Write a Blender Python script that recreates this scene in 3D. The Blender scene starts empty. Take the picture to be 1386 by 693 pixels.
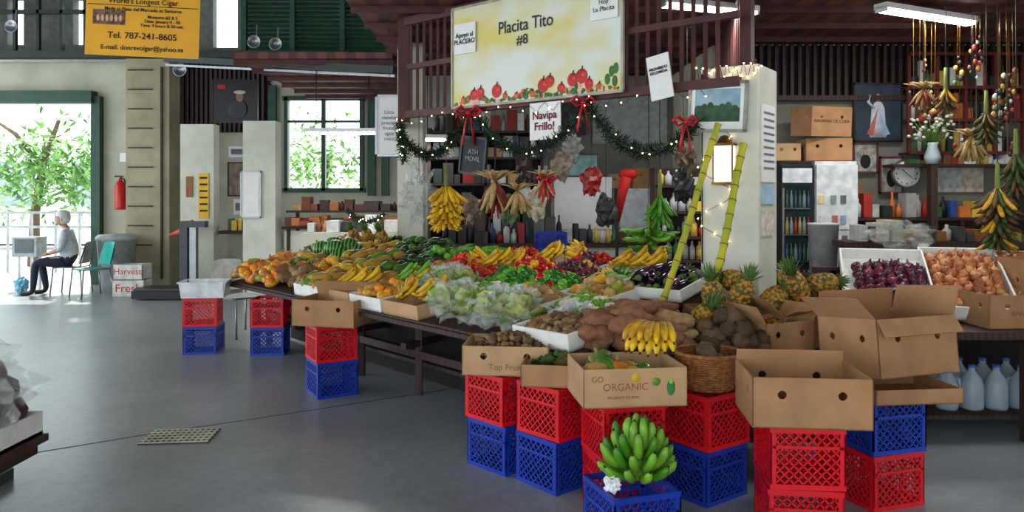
import bpy, math, random
from mathutils import Vector, Matrix, Euler, noise
R=random.Random(7)
F=1040.0
def at(px,py,Y):
    s=F/Y
    return Vector(((px-693)/s, Y, 1.6-(py-265)/s))
def lin(h):
    h=h.lstrip('#'); o=[]
    for i in (0,2,4):
        v=int(h[i:i+2],16)/255
        o.append(v/12.92 if v<=.04045 else ((v+.055)/1.055)**2.4)
    return tuple(o)
MC={}
def mat(name,col='#808080',rough=.6,metal=0,var=.18,scale=9,bump=0,bscale=40,col2=None,emit=0,alpha=1,trans=0,ior=1.45,kind='noise',spec=.35,detail=3):
    if name in MC: return MC[name]
    m=bpy.data.materials.new(name); m.use_nodes=True; nt=m.node_tree; b=nt.nodes['Principled BSDF']
    c=lin(col) if isinstance(col,str) else col
    if col2: ca=c; cb=lin(col2)
    else: ca=tuple(max(0,x*(1-var)) for x in c); cb=tuple(min(1,x*(1+var)) for x in c)
    tc=nt.nodes.new('ShaderNodeTexCoord')
    if kind=='wave':
        t=nt.nodes.new('ShaderNodeTexWave'); t.inputs['Scale'].default_value=scale; t.inputs['Distortion'].default_value=3
    elif kind=='voro':
        t=nt.nodes.new('ShaderNodeTexVoronoi'); t.inputs['Scale'].default_value=scale
    else:
        t=nt.nodes.new('ShaderNodeTexNoise'); t.inputs['Scale'].default_value=scale; t.inputs['Detail'].default_value=detail
    nt.links.new(tc.outputs['Object'],t.inputs['Vector'])
    r=nt.nodes.new('ShaderNodeValToRGB'); r.color_ramp.elements[0].position=.35; r.color_ramp.elements[1].position=.65
    r.color_ramp.elements[0].color=(*ca,1); r.color_ramp.elements[1].color=(*cb,1)
    nt.links.new(t.outputs['Distance' if kind=='voro' else ('Fac' if 'Fac' in t.outputs else 'Color')],r.inputs['Fac'])
    nt.links.new(r.outputs['Color'],b.inputs['Base Color'])
    b.inputs['Roughness'].default_value=rough; b.inputs['Metallic'].default_value=metal
    b.inputs['Specular IOR Level'].default_value=spec
    if emit:
        b.inputs['Emission Color'].default_value=(*c,1); b.inputs['Emission Strength'].default_value=emit
    if alpha<1: b.inputs['Alpha'].default_value=alpha
    if trans: b.inputs['Transmission Weight'].default_value=trans; b.inputs['IOR'].default_value=ior
    if bump:
        n=nt.nodes.new('ShaderNodeTexNoise'); n.inputs['Scale'].default_value=bscale; n.inputs['Detail'].default_value=4
        nt.links.new(tc.outputs['Object'],n.inputs['Vector'])
        bp=nt.nodes.new('ShaderNodeBump'); bp.inputs['Strength'].default_value=bump; bp.inputs['Distance'].default_value=.01
        nt.links.new(n.outputs['Fac'],bp.inputs['Height']); nt.links.new(bp.outputs['Normal'],b.inputs['Normal'])
    MC[name]=m; return m

I4=Matrix.Identity(4)
def T(x=0,y=0,z=0): return Matrix.Translation((x,y,z))
def RZ(a): return Matrix.Rotation(a,4,'Z')
def RX(a): return Matrix.Rotation(a,4,'X')
def RY(a): return Matrix.Rotation(a,4,'Y')
def lathe_vf(prof,seg=10,rib=0,ribn=5):
    vs=[];fs=[];rings=[]
    for (r,z) in prof:
        if r<1e-6: rings.append([len(vs)]); vs.append((0,0,z))
        else:
            ring=[]
            for k in range(seg):
                a=2*math.pi*k/seg; rr=r*(1+rib*math.cos(ribn*a)); ring.append(len(vs)); vs.append((rr*math.cos(a),rr*math.sin(a),z))
            rings.append(ring)
    for a,b in zip(rings,rings[1:]):
        if len(a)==1 and len(b)==1: continue
        if len(a)==1:
            for k in range(seg): fs.append((a[0],b[(k+1)%seg],b[k]))
        elif len(b)==1:
            for k in range(seg): fs.append((a[k],a[(k+1)%seg],b[0]))
        else:
            for k in range(seg): fs.append((a[k],a[(k+1)%seg],b[(k+1)%seg],b[k]))
    return vs,fs
class MB:
    def __init__(s): s.v=[];s.f=[];s.m=[];s.s=[];s.mats=[]
    def mi(s,m):
        if m not in s.mats: s.mats.append(m)
        return s.mats.index(m)
    def add(s,vs,fs,m,M=None,smooth=True):
        o=len(s.v); k=s.mi(m)
        if M is None: s.v.extend([tuple(v) for v in vs])
        else: s.v.extend([tuple(M@Vector(v)) for v in vs])
        for f in fs: s.f.append(tuple(i+o for i in f)); s.m.append(k); s.s.append(smooth)
    def box(s,c,sz,m,M=None,rz=0):
        x,y,z=[q/2 for q in sz]
        vs=[(a*x,b*y,d*z) for a in(-1,1) for b in(-1,1) for d in(-1,1)]
        fs=[(0,1,3,2),(4,6,7,5),(0,4,5,1),(2,3,7,6),(0,2,6,4),(1,5,7,3)]
        L=T(*c)@RZ(rz) if rz else T(*c)
        s.add(vs,fs,m,(M@L) if M is not None else L,False)
    def bar(s,p0,p1,w,m,M=None,h=None):
        p0=Vector(p0);p1=Vector(p1); d=p1-p0; L=d.length
        if L<1e-6: return
        q=d.to_track_quat('Z','Y').to_matrix().to_4x4()
        A=Matrix.Translation((p0+p1)/2)@q
        if M is not None: A=M@A
        s.box((0,0,0),(w,h or w,L),m,A)
    def tube(s,pts,rad,m,M=None,seg=8,smooth=True,sq=1):
        pts=[Vector(p) for p in pts]; n=len(pts)
        if not hasattr(rad,'__len__'): rad=[rad]*n
        vs=[];fs=[]; up=Vector((0,0,1))
        prev=None
        for i,p in enumerate(pts):
            d=(pts[min(i+1,n-1)]-pts[max(i-1,0)]).normalized()
            if prev is None:
                a=d.cross(up)
                if a.length<.05: a=d.cross(Vector((1,0,0)))
                a.normalize()
            else:
                a=prev-d*prev.dot(d)
                if a.length<1e-4: a=d.orthogonal()
                a.normalize()
            prev=a; b=d.cross(a)
            for k in range(seg):
                t=2*math.pi*k/seg; vs.append(p+a*math.cos(t)*rad[i]+b*math.sin(t)*rad[i]*sq)
        for i in range(n-1):
            for k in range(seg):
                fs.append((i*seg+k,i*seg+(k+1)%seg,(i+1)*seg+(k+1)%seg,(i+1)*seg+k))
        fs.append(tuple(range(seg))[::-1]); fs.append(tuple((n-1)*seg+k for k in range(seg)))
        s.add(vs,fs,m,M,smooth)
    def cyl(s,p0,p1,r,m,M=None,seg=12,r1=None):
        s.tube([p0,p1],[r,r if r1 is None else r1],m,M,seg,True)
    def lathe(s,prof,m,M=None,seg=12,rib=0,ribn=5):
        vs,fs=lathe_vf(prof,seg,rib,ribn); s.add(vs,fs,m,M)
    def ell(s,c,r,m,M=None,seg=10,n=7):
        pr=[(math.sin(math.pi*i/n),-math.cos(math.pi*i/n)) for i in range(n+1)]
        pr[0]=(0,-1);pr[-1]=(0,1)
        L=T(*c)@Matrix.Diagonal((*r,1))
        s.lathe(pr,m,(M@L) if M is not None else L,seg)
    def build(s,name,M=None,bevel=0,center=True):
        me=bpy.data.meshes.new(name)
        off=Vector((0,0,0))
        if M is None and center:
            xs=[v[0] for v in s.v];ys=[v[1] for v in s.v];zs=[v[2] for v in s.v]
            off=Vector(((min(xs)+max(xs))/2,(min(ys)+max(ys))/2,min(zs)))
            vv=[(v[0]-off.x,v[1]-off.y,v[2]-off.z) for v in s.v]
        else: vv=s.v
        me.from_pydata(vv,[],s.f)
        for m in s.mats: me.materials.append(m)
        me.polygons.foreach_set('material_index',s.m); me.polygons.foreach_set('use_smooth',s.s)
        me.update()
        o=bpy.data.objects.new(name,me); bpy.context.scene.collection.objects.link(o)
        if M is not None: o.matrix_world=M
        else: o.location=off
        if bevel:
            b=o.modifiers.new('bevel','BEVEL'); b.width=bevel; b.segments=2; b.limit_method='ANGLE'
        return o
def inst(o,name,M):
    n=bpy.data.objects.new(name,o.data); bpy.context.scene.collection.objects.link(n); n.matrix_world=M; return n
def text(parent,s,x,z,size,m,y=-.012,sx=1,bold=.0,rot=0):
    cu=bpy.data.curves.new('lettering','FONT'); cu.body=s; cu.size=size; cu.align_x='CENTER'; cu.align_y='CENTER'; cu.offset=bold; cu.extrude=.0005
    cu.materials.append(m)
    o=bpy.data.objects.new('lettering',cu); bpy.context.scene.collection.objects.link(o)
    o.parent=parent; o.location=(x,y,z); o.rotation_euler=(math.pi/2,rot,0); o.scale=(sx,1,1)
    return o

# ---------------- materials
cream=mat('painted_cream_wall','#a9a893',.8,var=.12,scale=2,bump=.15,bscale=30)
cream2=mat('painted_white_block','#c4c3b2',.75,var=.09,scale=3,bump=.1)
darkwood=mat('dark_red_wood','#33201c',.6,var=.3,scale=6,kind='wave')
redwood=mat('red_brown_beam','#4a2420',.6,var=.25,scale=5)
greenp=mat('dark_green_paint','#1b4030',.5,var=.2,scale=5)
louv=mat('green_louvre','#2f6a4e',.5,var=.2,scale=5)
blackm=mat('black_plastic','#121212',.45,var=.3)
steel=mat('steel','#8a8d90',.35,.8,var=.1)
white=mat('white_paint','#dededa',.5,var=.04)
foam=mat('white_foam','#dcdcd4',.7,var=.06,scale=15)
paper=mat('paper','#dcdcd6',.8,var=.03)
ink=mat('black_ink','#151515',.7,var=.1)
redp=mat('crate_red_plastic','#cc101c',.35,var=.12,scale=4)
bluep=mat('crate_blue_plastic','#14349a',.35,var=.12,scale=4)
card=mat('cardboard','#a07650',.85,var=.13,scale=5,bump=.08,bscale=60)
card2=mat('cardboard_light','#b38e66',.85,var=.12,scale=4)
wicker=mat('wicker','#8f5a2c',.7,var=.35,scale=40)
brownw=mat('table_brown_wood','#3a2820',.7,var=.25,scale=7,kind='wave')
darkpanel=mat('dark_shadow_board','#1a1512',.8)  # near-black; the sheets under the tables stand in for shade

# ---------------- room
def floor_mat():
    m=bpy.data.materials.new('polished_concrete'); m.use_nodes=True; nt=m.node_tree; b=nt.nodes['Principled BSDF']
    tc=nt.nodes.new('ShaderNodeTexCoord')
    n1=nt.nodes.new('ShaderNodeTexNoise'); n1.inputs['Scale'].default_value=.8; n1.inputs['Detail'].default_value=9; n1.inputs['Roughness'].default_value=.65
    n2=nt.nodes.new('ShaderNodeTexNoise'); n2.inputs['Scale'].default_value=18; n2.inputs['Detail'].default_value=8
    for n in(n1,n2): nt.links.new(tc.outputs['Object'],n.inputs['Vector'])
    r=nt.nodes.new('ShaderNodeValToRGB'); r.color_ramp.elements[0].position=.3; r.color_ramp.elements[1].position=.72
    r.color_ramp.elements[0].color=(*lin('#787e80'),1); r.color_ramp.elements[1].color=(*lin('#9ca2a4'),1)
    nt.links.new(n1.outputs['Fac'],r.inputs['Fac'])
    mx=nt.nodes.new('ShaderNodeMixRGB'); mx.blend_type='MULTIPLY'; mx.inputs[0].default_value=.35
    r2=nt.nodes.new('ShaderNodeValToRGB'); r2.color_ramp.elements[0].position=.35; r2.color_ramp.elements[0].color=(.6,.6,.6,1); r2.color_ramp.elements[1].position=.6
    nt.links.new(n2.outputs['Fac'],r2.inputs['Fac']); nt.links.new(r.outputs['Color'],mx.inputs[1]); nt.links.new(r2.outputs['Color'],mx.inputs[2])
    nt.links.new(mx.outputs[0],b.inputs['Base Color'])
    mr=nt.nodes.new('ShaderNodeMapRange'); mr.inputs['To Min'].default_value=.24; mr.inputs['To Max'].default_value=.38
    nt.links.new(n1.outputs['Fac'],mr.inputs['Value']); nt.links.new(mr.outputs[0],b.inputs['Roughness'])
    b.inputs['Specular IOR Level'].default_value=.6
    return m
fm=floor_mat()
b=MB(); b.box((-1.2,5.2,-.1),(19.8,18.4,.2),fm); b.build('floor')
b=MB(); b.box((0,34,-.16),(90,39,.2),mat('bright_pavement','#c9c6bb',.9,scale=.5)); b.build('street_pavement')
jm=mat('floor_joint','#3c4144',.8)
b=MB()
p=[at(0,620,4.68),at(200,590,5.15),at(340,570,5.5),at(470,548,5.88),(0.0,6.7,0)]
p=[Vector((q[0],q[1],.001)) for q in p]
for a,c in zip(p,p[1:]): b.bar(a,c,.012,jm,h=.001)
b.build('floor_joint')
b=MB()
gm=mat('drain_metal','#b4b09c',.5,.2)
b.box((0,0,.003),(.44,.30,.006),mat('drain_dark','#3b3a32',.8))
for i in range(12): b.box((-.2+i*.0365,0,.008),(.016,.29,.006),gm)
for i in range(6): b.box((0,-.14+i*.056,.010),(.44,.014,.006),gm)
b.build('floor_drain_grate',T(-2.2,5.1,0)@RZ(.1))

def wally(name,x0,x1,z0,z1,y,th,m,holes=()):
    b=MB(); xs=sorted({x0,x1,*[h[0] for h in holes],*[h[1] for h in holes]}); zs=sorted({z0,z1,*[h[2] for h in holes],*[h[3] for h in holes]})
    for a,c in zip(xs,xs[1:]):
        for d,e in zip(zs,zs[1:]):
            mx,mz=(a+c)/2,(d+e)/2
            if any(h[0]<mx<h[1] and h[2]<mz<h[3] for h in holes): continue
            b.box((mx,y+th/2,mz),(c-a,th,e-d),m)
    return b.build(name)
def wallx(name,y0,y1,z0,z1,x,th,m,holes=()):
    b=MB(); xs=sorted({y0,y1,*[h[0] for h in holes],*[h[1] for h in holes]}); zs=sorted({z0,z1,*[h[2] for h in holes],*[h[3] for h in holes]})
    for a,c in zip(xs,xs[1:]):
        for d,e in zip(zs,zs[1:]):
            mx,mz=(a+c)/2,(d+e)/2
            if any(h[0]<mx<h[1] and h[2]<mz<h[3] for h in holes): continue
            b.box((x+th/2,mx,mz),(th,c-a,e-d),m)
    return b.build(name)
wally('wall_back',-11,3,0,4.1,14,.2,cream,[(-10.6,-7.6,0,3.35),(-4.1,-2.73,1.73,3.35)])
wallx('wall_left',-4,14,0,6,-11.2,.2,cream,[(-3.5,1,0,4.6),(1.6,7,0,4.6),(7.6,13.4,0,4.6)])
upper=mat('upper_grey_wall','#5d6058',.8)
wally('wall_back_upper',-11,3,4.1,6,14,.2,upper,[(-9.2,-8.9,4.35,5.2),(-8.0,-7.7,4.35,5.2),(-5.45,-5.0,4.3,5.4)])
wally('wall_stall_back',-1.4,2.4,0,3.4,11.5,.12,mat('stall_back_wall','#85857c',.8,var=.12,scale=3))
wallx('wall_stall_side',9.2,11.5,0,3.4,2.4,.12,cream)
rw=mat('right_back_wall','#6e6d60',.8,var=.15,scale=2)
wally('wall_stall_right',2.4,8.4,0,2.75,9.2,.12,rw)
wallx('wall_right',-4,9.2,0,6,8.4,.2,cream,[(-1,2,.9,3.2)])
wally('wall_front_added',-11,8.4,0,6,-4.2,.2,cream,[(-9.5,3.2,0,3.9)])  # unseen wall behind the camera, added to cut the sky light from there
cm=mat('ceiling_red_slats','#643830',.6,var=.35,scale=1.2,kind='wave')
b=MB(); b.box((3.4,9.15,3.46),(9.9,9.8,.08),cm)
for i in range(14): b.box((3.4,4.6+i*.7,3.39),(9.9,.05,.06),redwood)
b.build('ceiling_stall')
b=MB(); b.box((-2.6,11.9,3.42),(2.1,3.9,.08),cm)
for i in range(6): b.box((-2.6,10.1+i*.7,3.35),(2.1,.06,.06),redwood)
b.build('ceiling_side_aisle')
b=MB(); b.box((-1.4,5.1,6.1),(19.8,18.6,.2),mat('roof_underside','#6f6f68',.8)); b.build('ceiling')  # hall roof out of view, put in for the lighting
b=MB()
for x in(-4.1,-3.42,-2.73): b.box((x,13.97,2.54),(.07,.1,1.7),greenp)
for z in(1.7,3.37): b.box((-3.415,13.97,z),(1.5,.1,.08),greenp)
b.box((-3.415,13.97,2.95),(1.4,.05,.04),greenp)
b.build('window_1')
b=MB()
for x in (-4.35,-2.55,-2.3): b.box((x,13.95,2.6),(.14,.08,2.0),greenp)
b.build('window_shutters')
b=MB(); b.box((-7.52,13.93,1.7),(.16,.14,3.4),greenp); b.box((-9.1,13.9,3.38),(3.1,.24,.22),greenp); b.box((-10.65,13.93,1.7),(.12,.14,3.4),greenp)
b.build('door_1_frame')
b=MB(); b.box((-7,13.75,4.12),(8.2,.2,.12),mat('beam_dark','#25322c',.6)); b.box((-7,13.7,4.0),(8.2,.05,.03),steel)
b.build('trim_beam_back')
b=MB(); b.bar(at(225,88,12),at(535,103,9.5),.03,steel); b.bar(at(225,80,12),at(535,95,9.5),.09,mat('beam_dark')); b.build('trim_gutter_beam')
b=MB()
for x in (-4.82,-3.95,-3.05,-2.2): b.box((x,13.84,4.8),(.09,.1,1.4),greenp)
for i in range(16):
    z=4.15+i*.08
    b.add([(-4.8,13.84,z),(-2.2,13.84,z),(-2.2,13.97,z+.085),(-4.8,13.97,z+.085)],[(0,1,2,3)],louv,None,False)
b.build('window_2_louvres')
b=MB()
for i in range(18): b.box((-5.95+i*.085,13.9,3.4),(.045,.05,1.3),darkwood)
b.box((-5.2,13.96,3.4),(1.6,.04,1.3),mat('dark_gap','#1c1412',.8))
b.build('trim_slat_screen')
b=MB()
for i in range(9): b.box((-10.6+i*.42,13.8,4.75),(.05,.08,1.2),mat('beam_dark'))
b.box((-8.9,13.8,4.9),(4,.08,.07),mat('beam_dark')); b.build('trim_upper_frame')
b=MB(); b.box((-6.38,13.7,2.0),(.76,.5,4.0),mat('pier_cream','#968f74',.85,var=.15,scale=2.5,bump=.3))
for i in range(11): b.box((-6.5,13.43,.4+i*.34),(.42,.04,.02),mat('pier_rod','#3a2f26',.7))
b.box((-6.12,13.42,2),(.03,.04,3.7),mat('pier_rod'))
b.build('wall_pier')
b=MB(); b.box((-5.28,13,1.4),(.56,.25,2.8),cream2); b.build('wall_partition_west')
b=MB(); b.box((-3.9,12,1.38),(.5,.3,2.75),cream2); b.build('wall_partition_east')

leaf=mat('tree_leaf','#4f8138',.6,var=.3,scale=2)
leaf2=mat('tree_leaf_light','#7fae5a',.6,var=.3,scale=2)
bark=mat('bark','#5a4a3a',.9)
def leaves(b,n,c,s,zmin=.9):
    for i in range(n):
        q=Vector((R.gauss(c[0],s[0]),R.gauss(c[1],s[1]),R.gauss(c[2],s[2])))
        if q.z<zmin or q.y<14.8: continue
        M=Matrix.Translation(q)@Euler((R.uniform(-1,1),R.uniform(-1,1),R.uniform(0,6.3))).to_matrix().to_4x4()
        l=R.uniform(.1,.2)
        b.add([(0,-l*.25,0),(l,0,.02),(0,l*.25,0),(-l*.6,0,-.01)],[(0,1,2,3)],R.choice((leaf,leaf2)),M,False)
b=MB()
b.tube([(-10.9,17.5,0),(-10.8,17.4,1.2),(-10.6,17.4,2.4),(-10.2,17.3,3.3)],[.13,.10,.08,.04],bark)
b.tube([(-10.6,17.4,2.2),(-11.3,17.5,3.0),(-11.9,17.5,3.4)],[.06,.05,.02],bark)
leaves(b,1900,(-10.3,17.4,2.15),(1.0,.6,.5)); b.build('street_tree')
b=MB(); b.tube([(-4.8,19,0),(-4.7,19,1.5),(-4.5,19,2.6)],[.15,.12,.08],bark); leaves(b,900,(-4.7,18.8,2.4),(.8,.5,.5)); b.build('street_tree')
b=MB()
for z in(.5,.95,1.25): b.box((-10,16,z),(6,.05,.05),mat('fence_grey','#9aa0a0',.5))
for i in range(13): b.box((-13+i*.5,16,.62),(.04,.04,1.25),mat('fence_grey'))
b.build('street_railing')
b=MB()
b.box((-14,27,2.2),(14,3,4.4),mat('far_building','#d8dbd6',.8)); 
for i in range(5): b.box((-19+i*2.5,25.4,2),(1.2,.1,1.5),mat('far_window','#7c8a90',.3))
b.build('street_building')

# ---------------- crates
def crate(m,name):
    b=MB(); W=.33;H=.28;h=W/2
    for sx in(-1,1):
        for sy in(-1,1):
            b.box((sx*(h-.013),sy*(h-.004),H/2),(.026,.008,H),m); b.box((sx*(h-.004),sy*(h-.013),H/2),(.008,.026,H),m)
    for k in range(4):
        M=RZ(k*math.pi/2)
        b.box((0,-h+.006,H-.013),(W,.014,.026),m,M); b.box((0,-h+.006,.012),(W,.014,.024),m,M)
        b.box((0,-h+.004,.19),(W-.02,.008,.014),m,M)
        for (z0,z1) in((.02,.185),(.195,.26)):
            x0,x1=-h+.02,h-.02
            c=x0-(z1-z0)
            while c<x1:
                for sg in (1,-1):
                    a0=max(c,x0);a1=min(c+(z1-z0),x1)
                    if a1-a0>.008:
                        b.bar((sg*a0,-h+.005,z0+(a0-c)),(sg*a1,-h+.005,z0+(a1-c)),.0065,m,M)
                c+=.0405
    for i in range(9):
        q=-.14+i*.035; b.box((q,0,.008),(.008,W-.02,.006),m); b.box((0,q,.010),(W-.02,.008,.006),m)
    return b.build(name,I4)
CR=crate(redp,'milk_crate'); CB=crate(bluep,'milk_crate')
used={'r':False,'b':False}
def putcrate(c,x,y,z,rz):
    o=CR if c=='r' else CB
    M=T(x,y,z)@RZ(rz)
    if not used[c]: o.matrix_world=M; used[c]=True
    else: inst(o,'milk_crate',M)
H=.282
def stack(cols,x,y,rz):
    for i,c in enumerate(cols): putcrate(c,x+R.uniform(-.008,.008),y,i*H,rz+R.uniform(-.04,.04))
stack('br',-3.17,7.9,.15); stack('br',-2.47,7.85,.1)
stack('br',-1.47,6.25,.55)
stack('br',-.04,4.6,.75); stack('br',.26,4.32,.7); stack('rr',.57,3.95,.25); stack('br',1.04,4.16,.6); stack('rr',1.34,3.60,-.12); stack('rb',1.93,4.08,.3)
stack('b',.54,3.54,.3)

# ---------------- cardboard box
def cbox(name,x,y,z,w,d,h,rz,flaps=(),m=card,holes=True,tx=None,ts=.05,tilt=0):
    b=MB(); t=.006
    b.box((0,0,t/2),(w,d,t),m)
    for k,(L,D) in enumerate(((w,d),(d,w),(w,d),(d,w))):
        M=RZ(k*math.pi/2)@T(0,-D/2+t/2,0)
        if holes and h>.12:
            hw=.019; hz=h*.66
            xs=[-L/2,-L*.25-hw,-L*.25+hw,L*.25-hw,L*.25+hw,L/2]
            for i in range(5):
                a,c=xs[i],xs[i+1]
                if i in(1,3):
                    b.box(((a+c)/2,0,(hz-hw)/2),(c-a,t,hz-hw),m,M); b.box(((a+c)/2,0,(hz+hw+h)/2),(c-a,t,h-hz-hw),m,M)
                    cc=(a+c)/2
                    for sx in(-1,1):
                        for sz in(-1,1):
                            k_=.012
                            v=[(cc+sx*hw,-t/2,hz+sz*hw),(cc+sx*(hw-k_),-t/2,hz+sz*hw),(cc+sx*hw,-t/2,hz+sz*(hw-k_))]
                            v+= [(q[0],t/2,q[2]) for q in v]
                            b.add(v,[(0,1,2),(3,5,4),(1,4,5,2)],m,M,False)
                else: b.box(((a+c)/2,0,h/2),(c-a,t,h),m,M)
        else: b.box((0,0,h/2),(L,t,h),m,M)
        for (side,ang,fl) in flaps:
            if side==k and fl>0:
                b.box((0,0,fl/2),(L*.98,t*.7,fl),m,M@T(0,0,h)@RX(ang))
    o=b.build(name,T(x,y,z)@RZ(rz)@RX(tilt))
    if tx:
        for (s,tx_,tz_,sz,mm) in tx: text(o,s,tx_,tz_,sz,mm,y=-d/2-.002)
    return o
redink=mat('red_ink','#b02020',.7); fadedred=mat('faded_red_ink','#96543c',.8); grink=mat('green_ink','#2c7a3a',.7); brink=mat('brown_ink','#7a5a3c',.7)
cbox('cardboard_box',-.02,4.6,.566,.5,.4,.17,-.1,m=card2,tx=[('Top Fruit',0,.05,.05,brink)])
cbox('cardboard_box',.27,4.30,.566,.4,.34,.12,-.15)
cbox('cardboard_box',.58,3.95,.566,.52,.4,.19,.12,m=card2,holes=False,tx=[('GO',-.19,.14,.04,fadedred),('ORGANIC',-.05,.10,.05,fadedred),('PRODUCT OF PERU',-.06,.05,.018,brink)])
cbox('cardboard_box',1.35,3.60,.566,.52,.40,.225,-.1,flaps=((2,-.1,.05),))
cbox('cardboard_box',2.0,4.0,.566,.46,.40,.075,.1)
cbox('cardboard_box',2.04,4.16,.65,.54,.42,.30,.35,flaps=((0,2.6,.1),(1,.35,.16),(3,.8,.16),(2,-.15,.14)),tilt=-.1)
cbox('cardboard_box',-1.44,6.25,.566,.54,.42,.21,-.25,flaps=((2,-.4,.12),))
cbox('cardboard_box',3.35,5.2,.73,.5,.36,.22,.05,tx=[('BANANA',0,.1,.05,brink)])
cbox('cardboard_box',3.8,5.5,.73,.45,.4,.42,-.1,flaps=((0,.9,.18),))
b=MB(); b.ell((0,0,0),(.02,.003,.04),grink); b.ell((0,-.002,.03),(.012,.003,.012),mat('lime_print','#8cc63f',.7)); b.build('box_print',T(.78,3.77,.66)@RZ(.12))

# ---------------- produce
def P(rad,h,n=7,fn=None):
    o=[]
    for i in range(n+1):
        a=math.pi*i/n; r=math.sin(a)*rad
        if fn: r*=fn(i/n)
        o.append((0 if i in(0,n) else r,-math.cos(a)*h/2))
    return o
stemg=mat('stem_green','#4c6a25',.7)
PM=lambda n,c,r=.4,v=.2,s=14,**k: mat(n,c,r,var=v,scale=s,**k)
K={
 'tomato':dict(p=P(.036,.058),rib=.04,n=5,m=[PM('tomato_red','#c81206',.25),PM('tomato_orange','#d83c10',.25),PM('tomato_dark','#a81408',.25)],r=.036,st=1),
 'orange':dict(p=P(.042,.08),m=[PM('orange_skin','#dc8210',.45,bump=.1,bscale=150),PM('orange_skin2','#cc981e',.45),PM('orange_skin3','#cc6c10',.45)],r=.04),
 'redonion':dict(p=P(.038,.066)[:-1]+[(.008,.036),(.004,.055),(0,.056)],m=[PM('red_onion','#4c1428',.35,s=30),PM('red_onion2','#6c2038',.35),PM('red_onion3','#3a1424',.35)],r=.036),
 'onion':dict(p=P(.038,.066)[:-1]+[(.008,.036),(.004,.055),(0,.056)],m=[PM('yellow_onion','#a8643a',.4,s=30),PM('onion_pale','#c08656',.4),PM('onion_dark','#90502c',.4)],r=.036),
 'pepper':dict(p=P(.04,.085,7,lambda t:.8+.3*t),rib=.1,n=4,m=[PM('pepper_green','#1f6a18',.25),PM('pepper_lgreen','#5c9a28',.25)],r=.038,st=1),
 'pepperr':dict(p=P(.04,.085,7,lambda t:.8+.3*t),rib=.1,n=4,m=[PM('pepper_red','#b80c0c',.25),PM('pepper_yellow','#dca812',.25)],r=.038,st=1),
 'lime':dict(p=P(.026,.055),m=[PM('lime','#5a941c',.35)],r=.025),
 'squash':dict(p=P(.075,.1),rib=.06,n=9,m=[PM('squash_orange','#c06a1e',.5),PM('squash_tan','#a88644',.5),PM('squash_green','#56702c',.5),PM('squash_dark','#3c4a22',.5)],r=.055,st=2),
 'mango':dict(p=P(.045,.12,7,lambda t:1-.25*t),m=[PM('mango','#d0941e',.4,s=20),PM('mango_green','#848e2a',.4),PM('mango_brown','#9a6c2c',.45)],r=.042,lie=.115),
 'avocado':dict(p=P(.048,.13,8,lambda t:1-.4*t),m=[PM('avocado','#1f4012',.35,bump=.2,bscale=120),PM('avocado_l','#3a6a1c',.35),PM('avocado_b','#2c3c1c',.4)],r=.045,lie=.125),
 'papaya':dict(p=P(.055,.2,8,lambda t:1.1-.35*t),m=[PM('papaya_y','#bc9a22',.45,s=8),PM('papaya_g','#5a7a22',.45,s=8),PM('papaya_o','#a87c2c',.45,s=8)],r=.05,lie=.18),
 'watermelon':dict(p=P(.10,.24,9),m=[mat('watermelon','#12380f',.35,kind='wave',scale=9,col2='#5f9a42')],r=.10,lie=.24),
 'eggplant':dict(p=P(.042,.19,8,lambda t:1.1-.5*t),m=[PM('eggplant','#1c0a20',.15,spec=.5),PM('eggplant2','#3c1038',.18,spec=.5)],r=.04,lie=.17,cap=1),
 'cucumber':dict(p=P(.022,.2,7,lambda t:1.2),m=[PM('cucumber','#2a5c1a',.4),PM('cucumber_l','#5f9030',.4)],r=.022,lie=.19),
 'yam':dict(p=P(.055,.27,10),nz=.33,m=[PM('yam_brown','#75563c',.9,v=.3,s=25,bump=.6,bscale=45),PM('yam_tan','#96764f',.9,v=.25,s=25,bump=.6),PM('yam_red','#83573e',.9,v=.25,s=25,bump=.6)],r=.05,lie=.24),
 'taro':dict(p=P(.055,.13,8),nz=.25,m=[PM('taro','#4a3824',.9,s=30,bump=.6,bscale=60),PM('taro2','#5f4a32',.9,s=30)],r=.05,lie=.12),
 'ginger':dict(p=P(.02,.075,6),nz=.45,m=[PM('ginger','#8a6a42',.8,s=30),PM('ginger2','#644a30',.8)],r=.018,lie=.06),
 'potato':dict(p=P(.034,.085,7),nz=.2,m=[PM('potato','#b3935e',.7),PM('potato2','#9a7b4c',.7)],r=.033,lie=.08),
 'garlic':dict(p=P(.028,.05),rib=.08,n=7,m=[PM('garlic','#d8cdb8',.6)],r=.027),
 'cabbage':dict(p=P(.085,.15,8),nz=.12,m=[PM('cabbage','#7f9e52',.55,s=25,bump=.6,bscale=20)],r=.08),
 'plum':dict(p=P(.085,.15,8),nz=.1,m=[PM('purple_cabbage','#4b2a40',.35,s=20),PM('purple_cabbage2','#5c4050',.35,s=20)],r=.08),
}
VF={}
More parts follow.
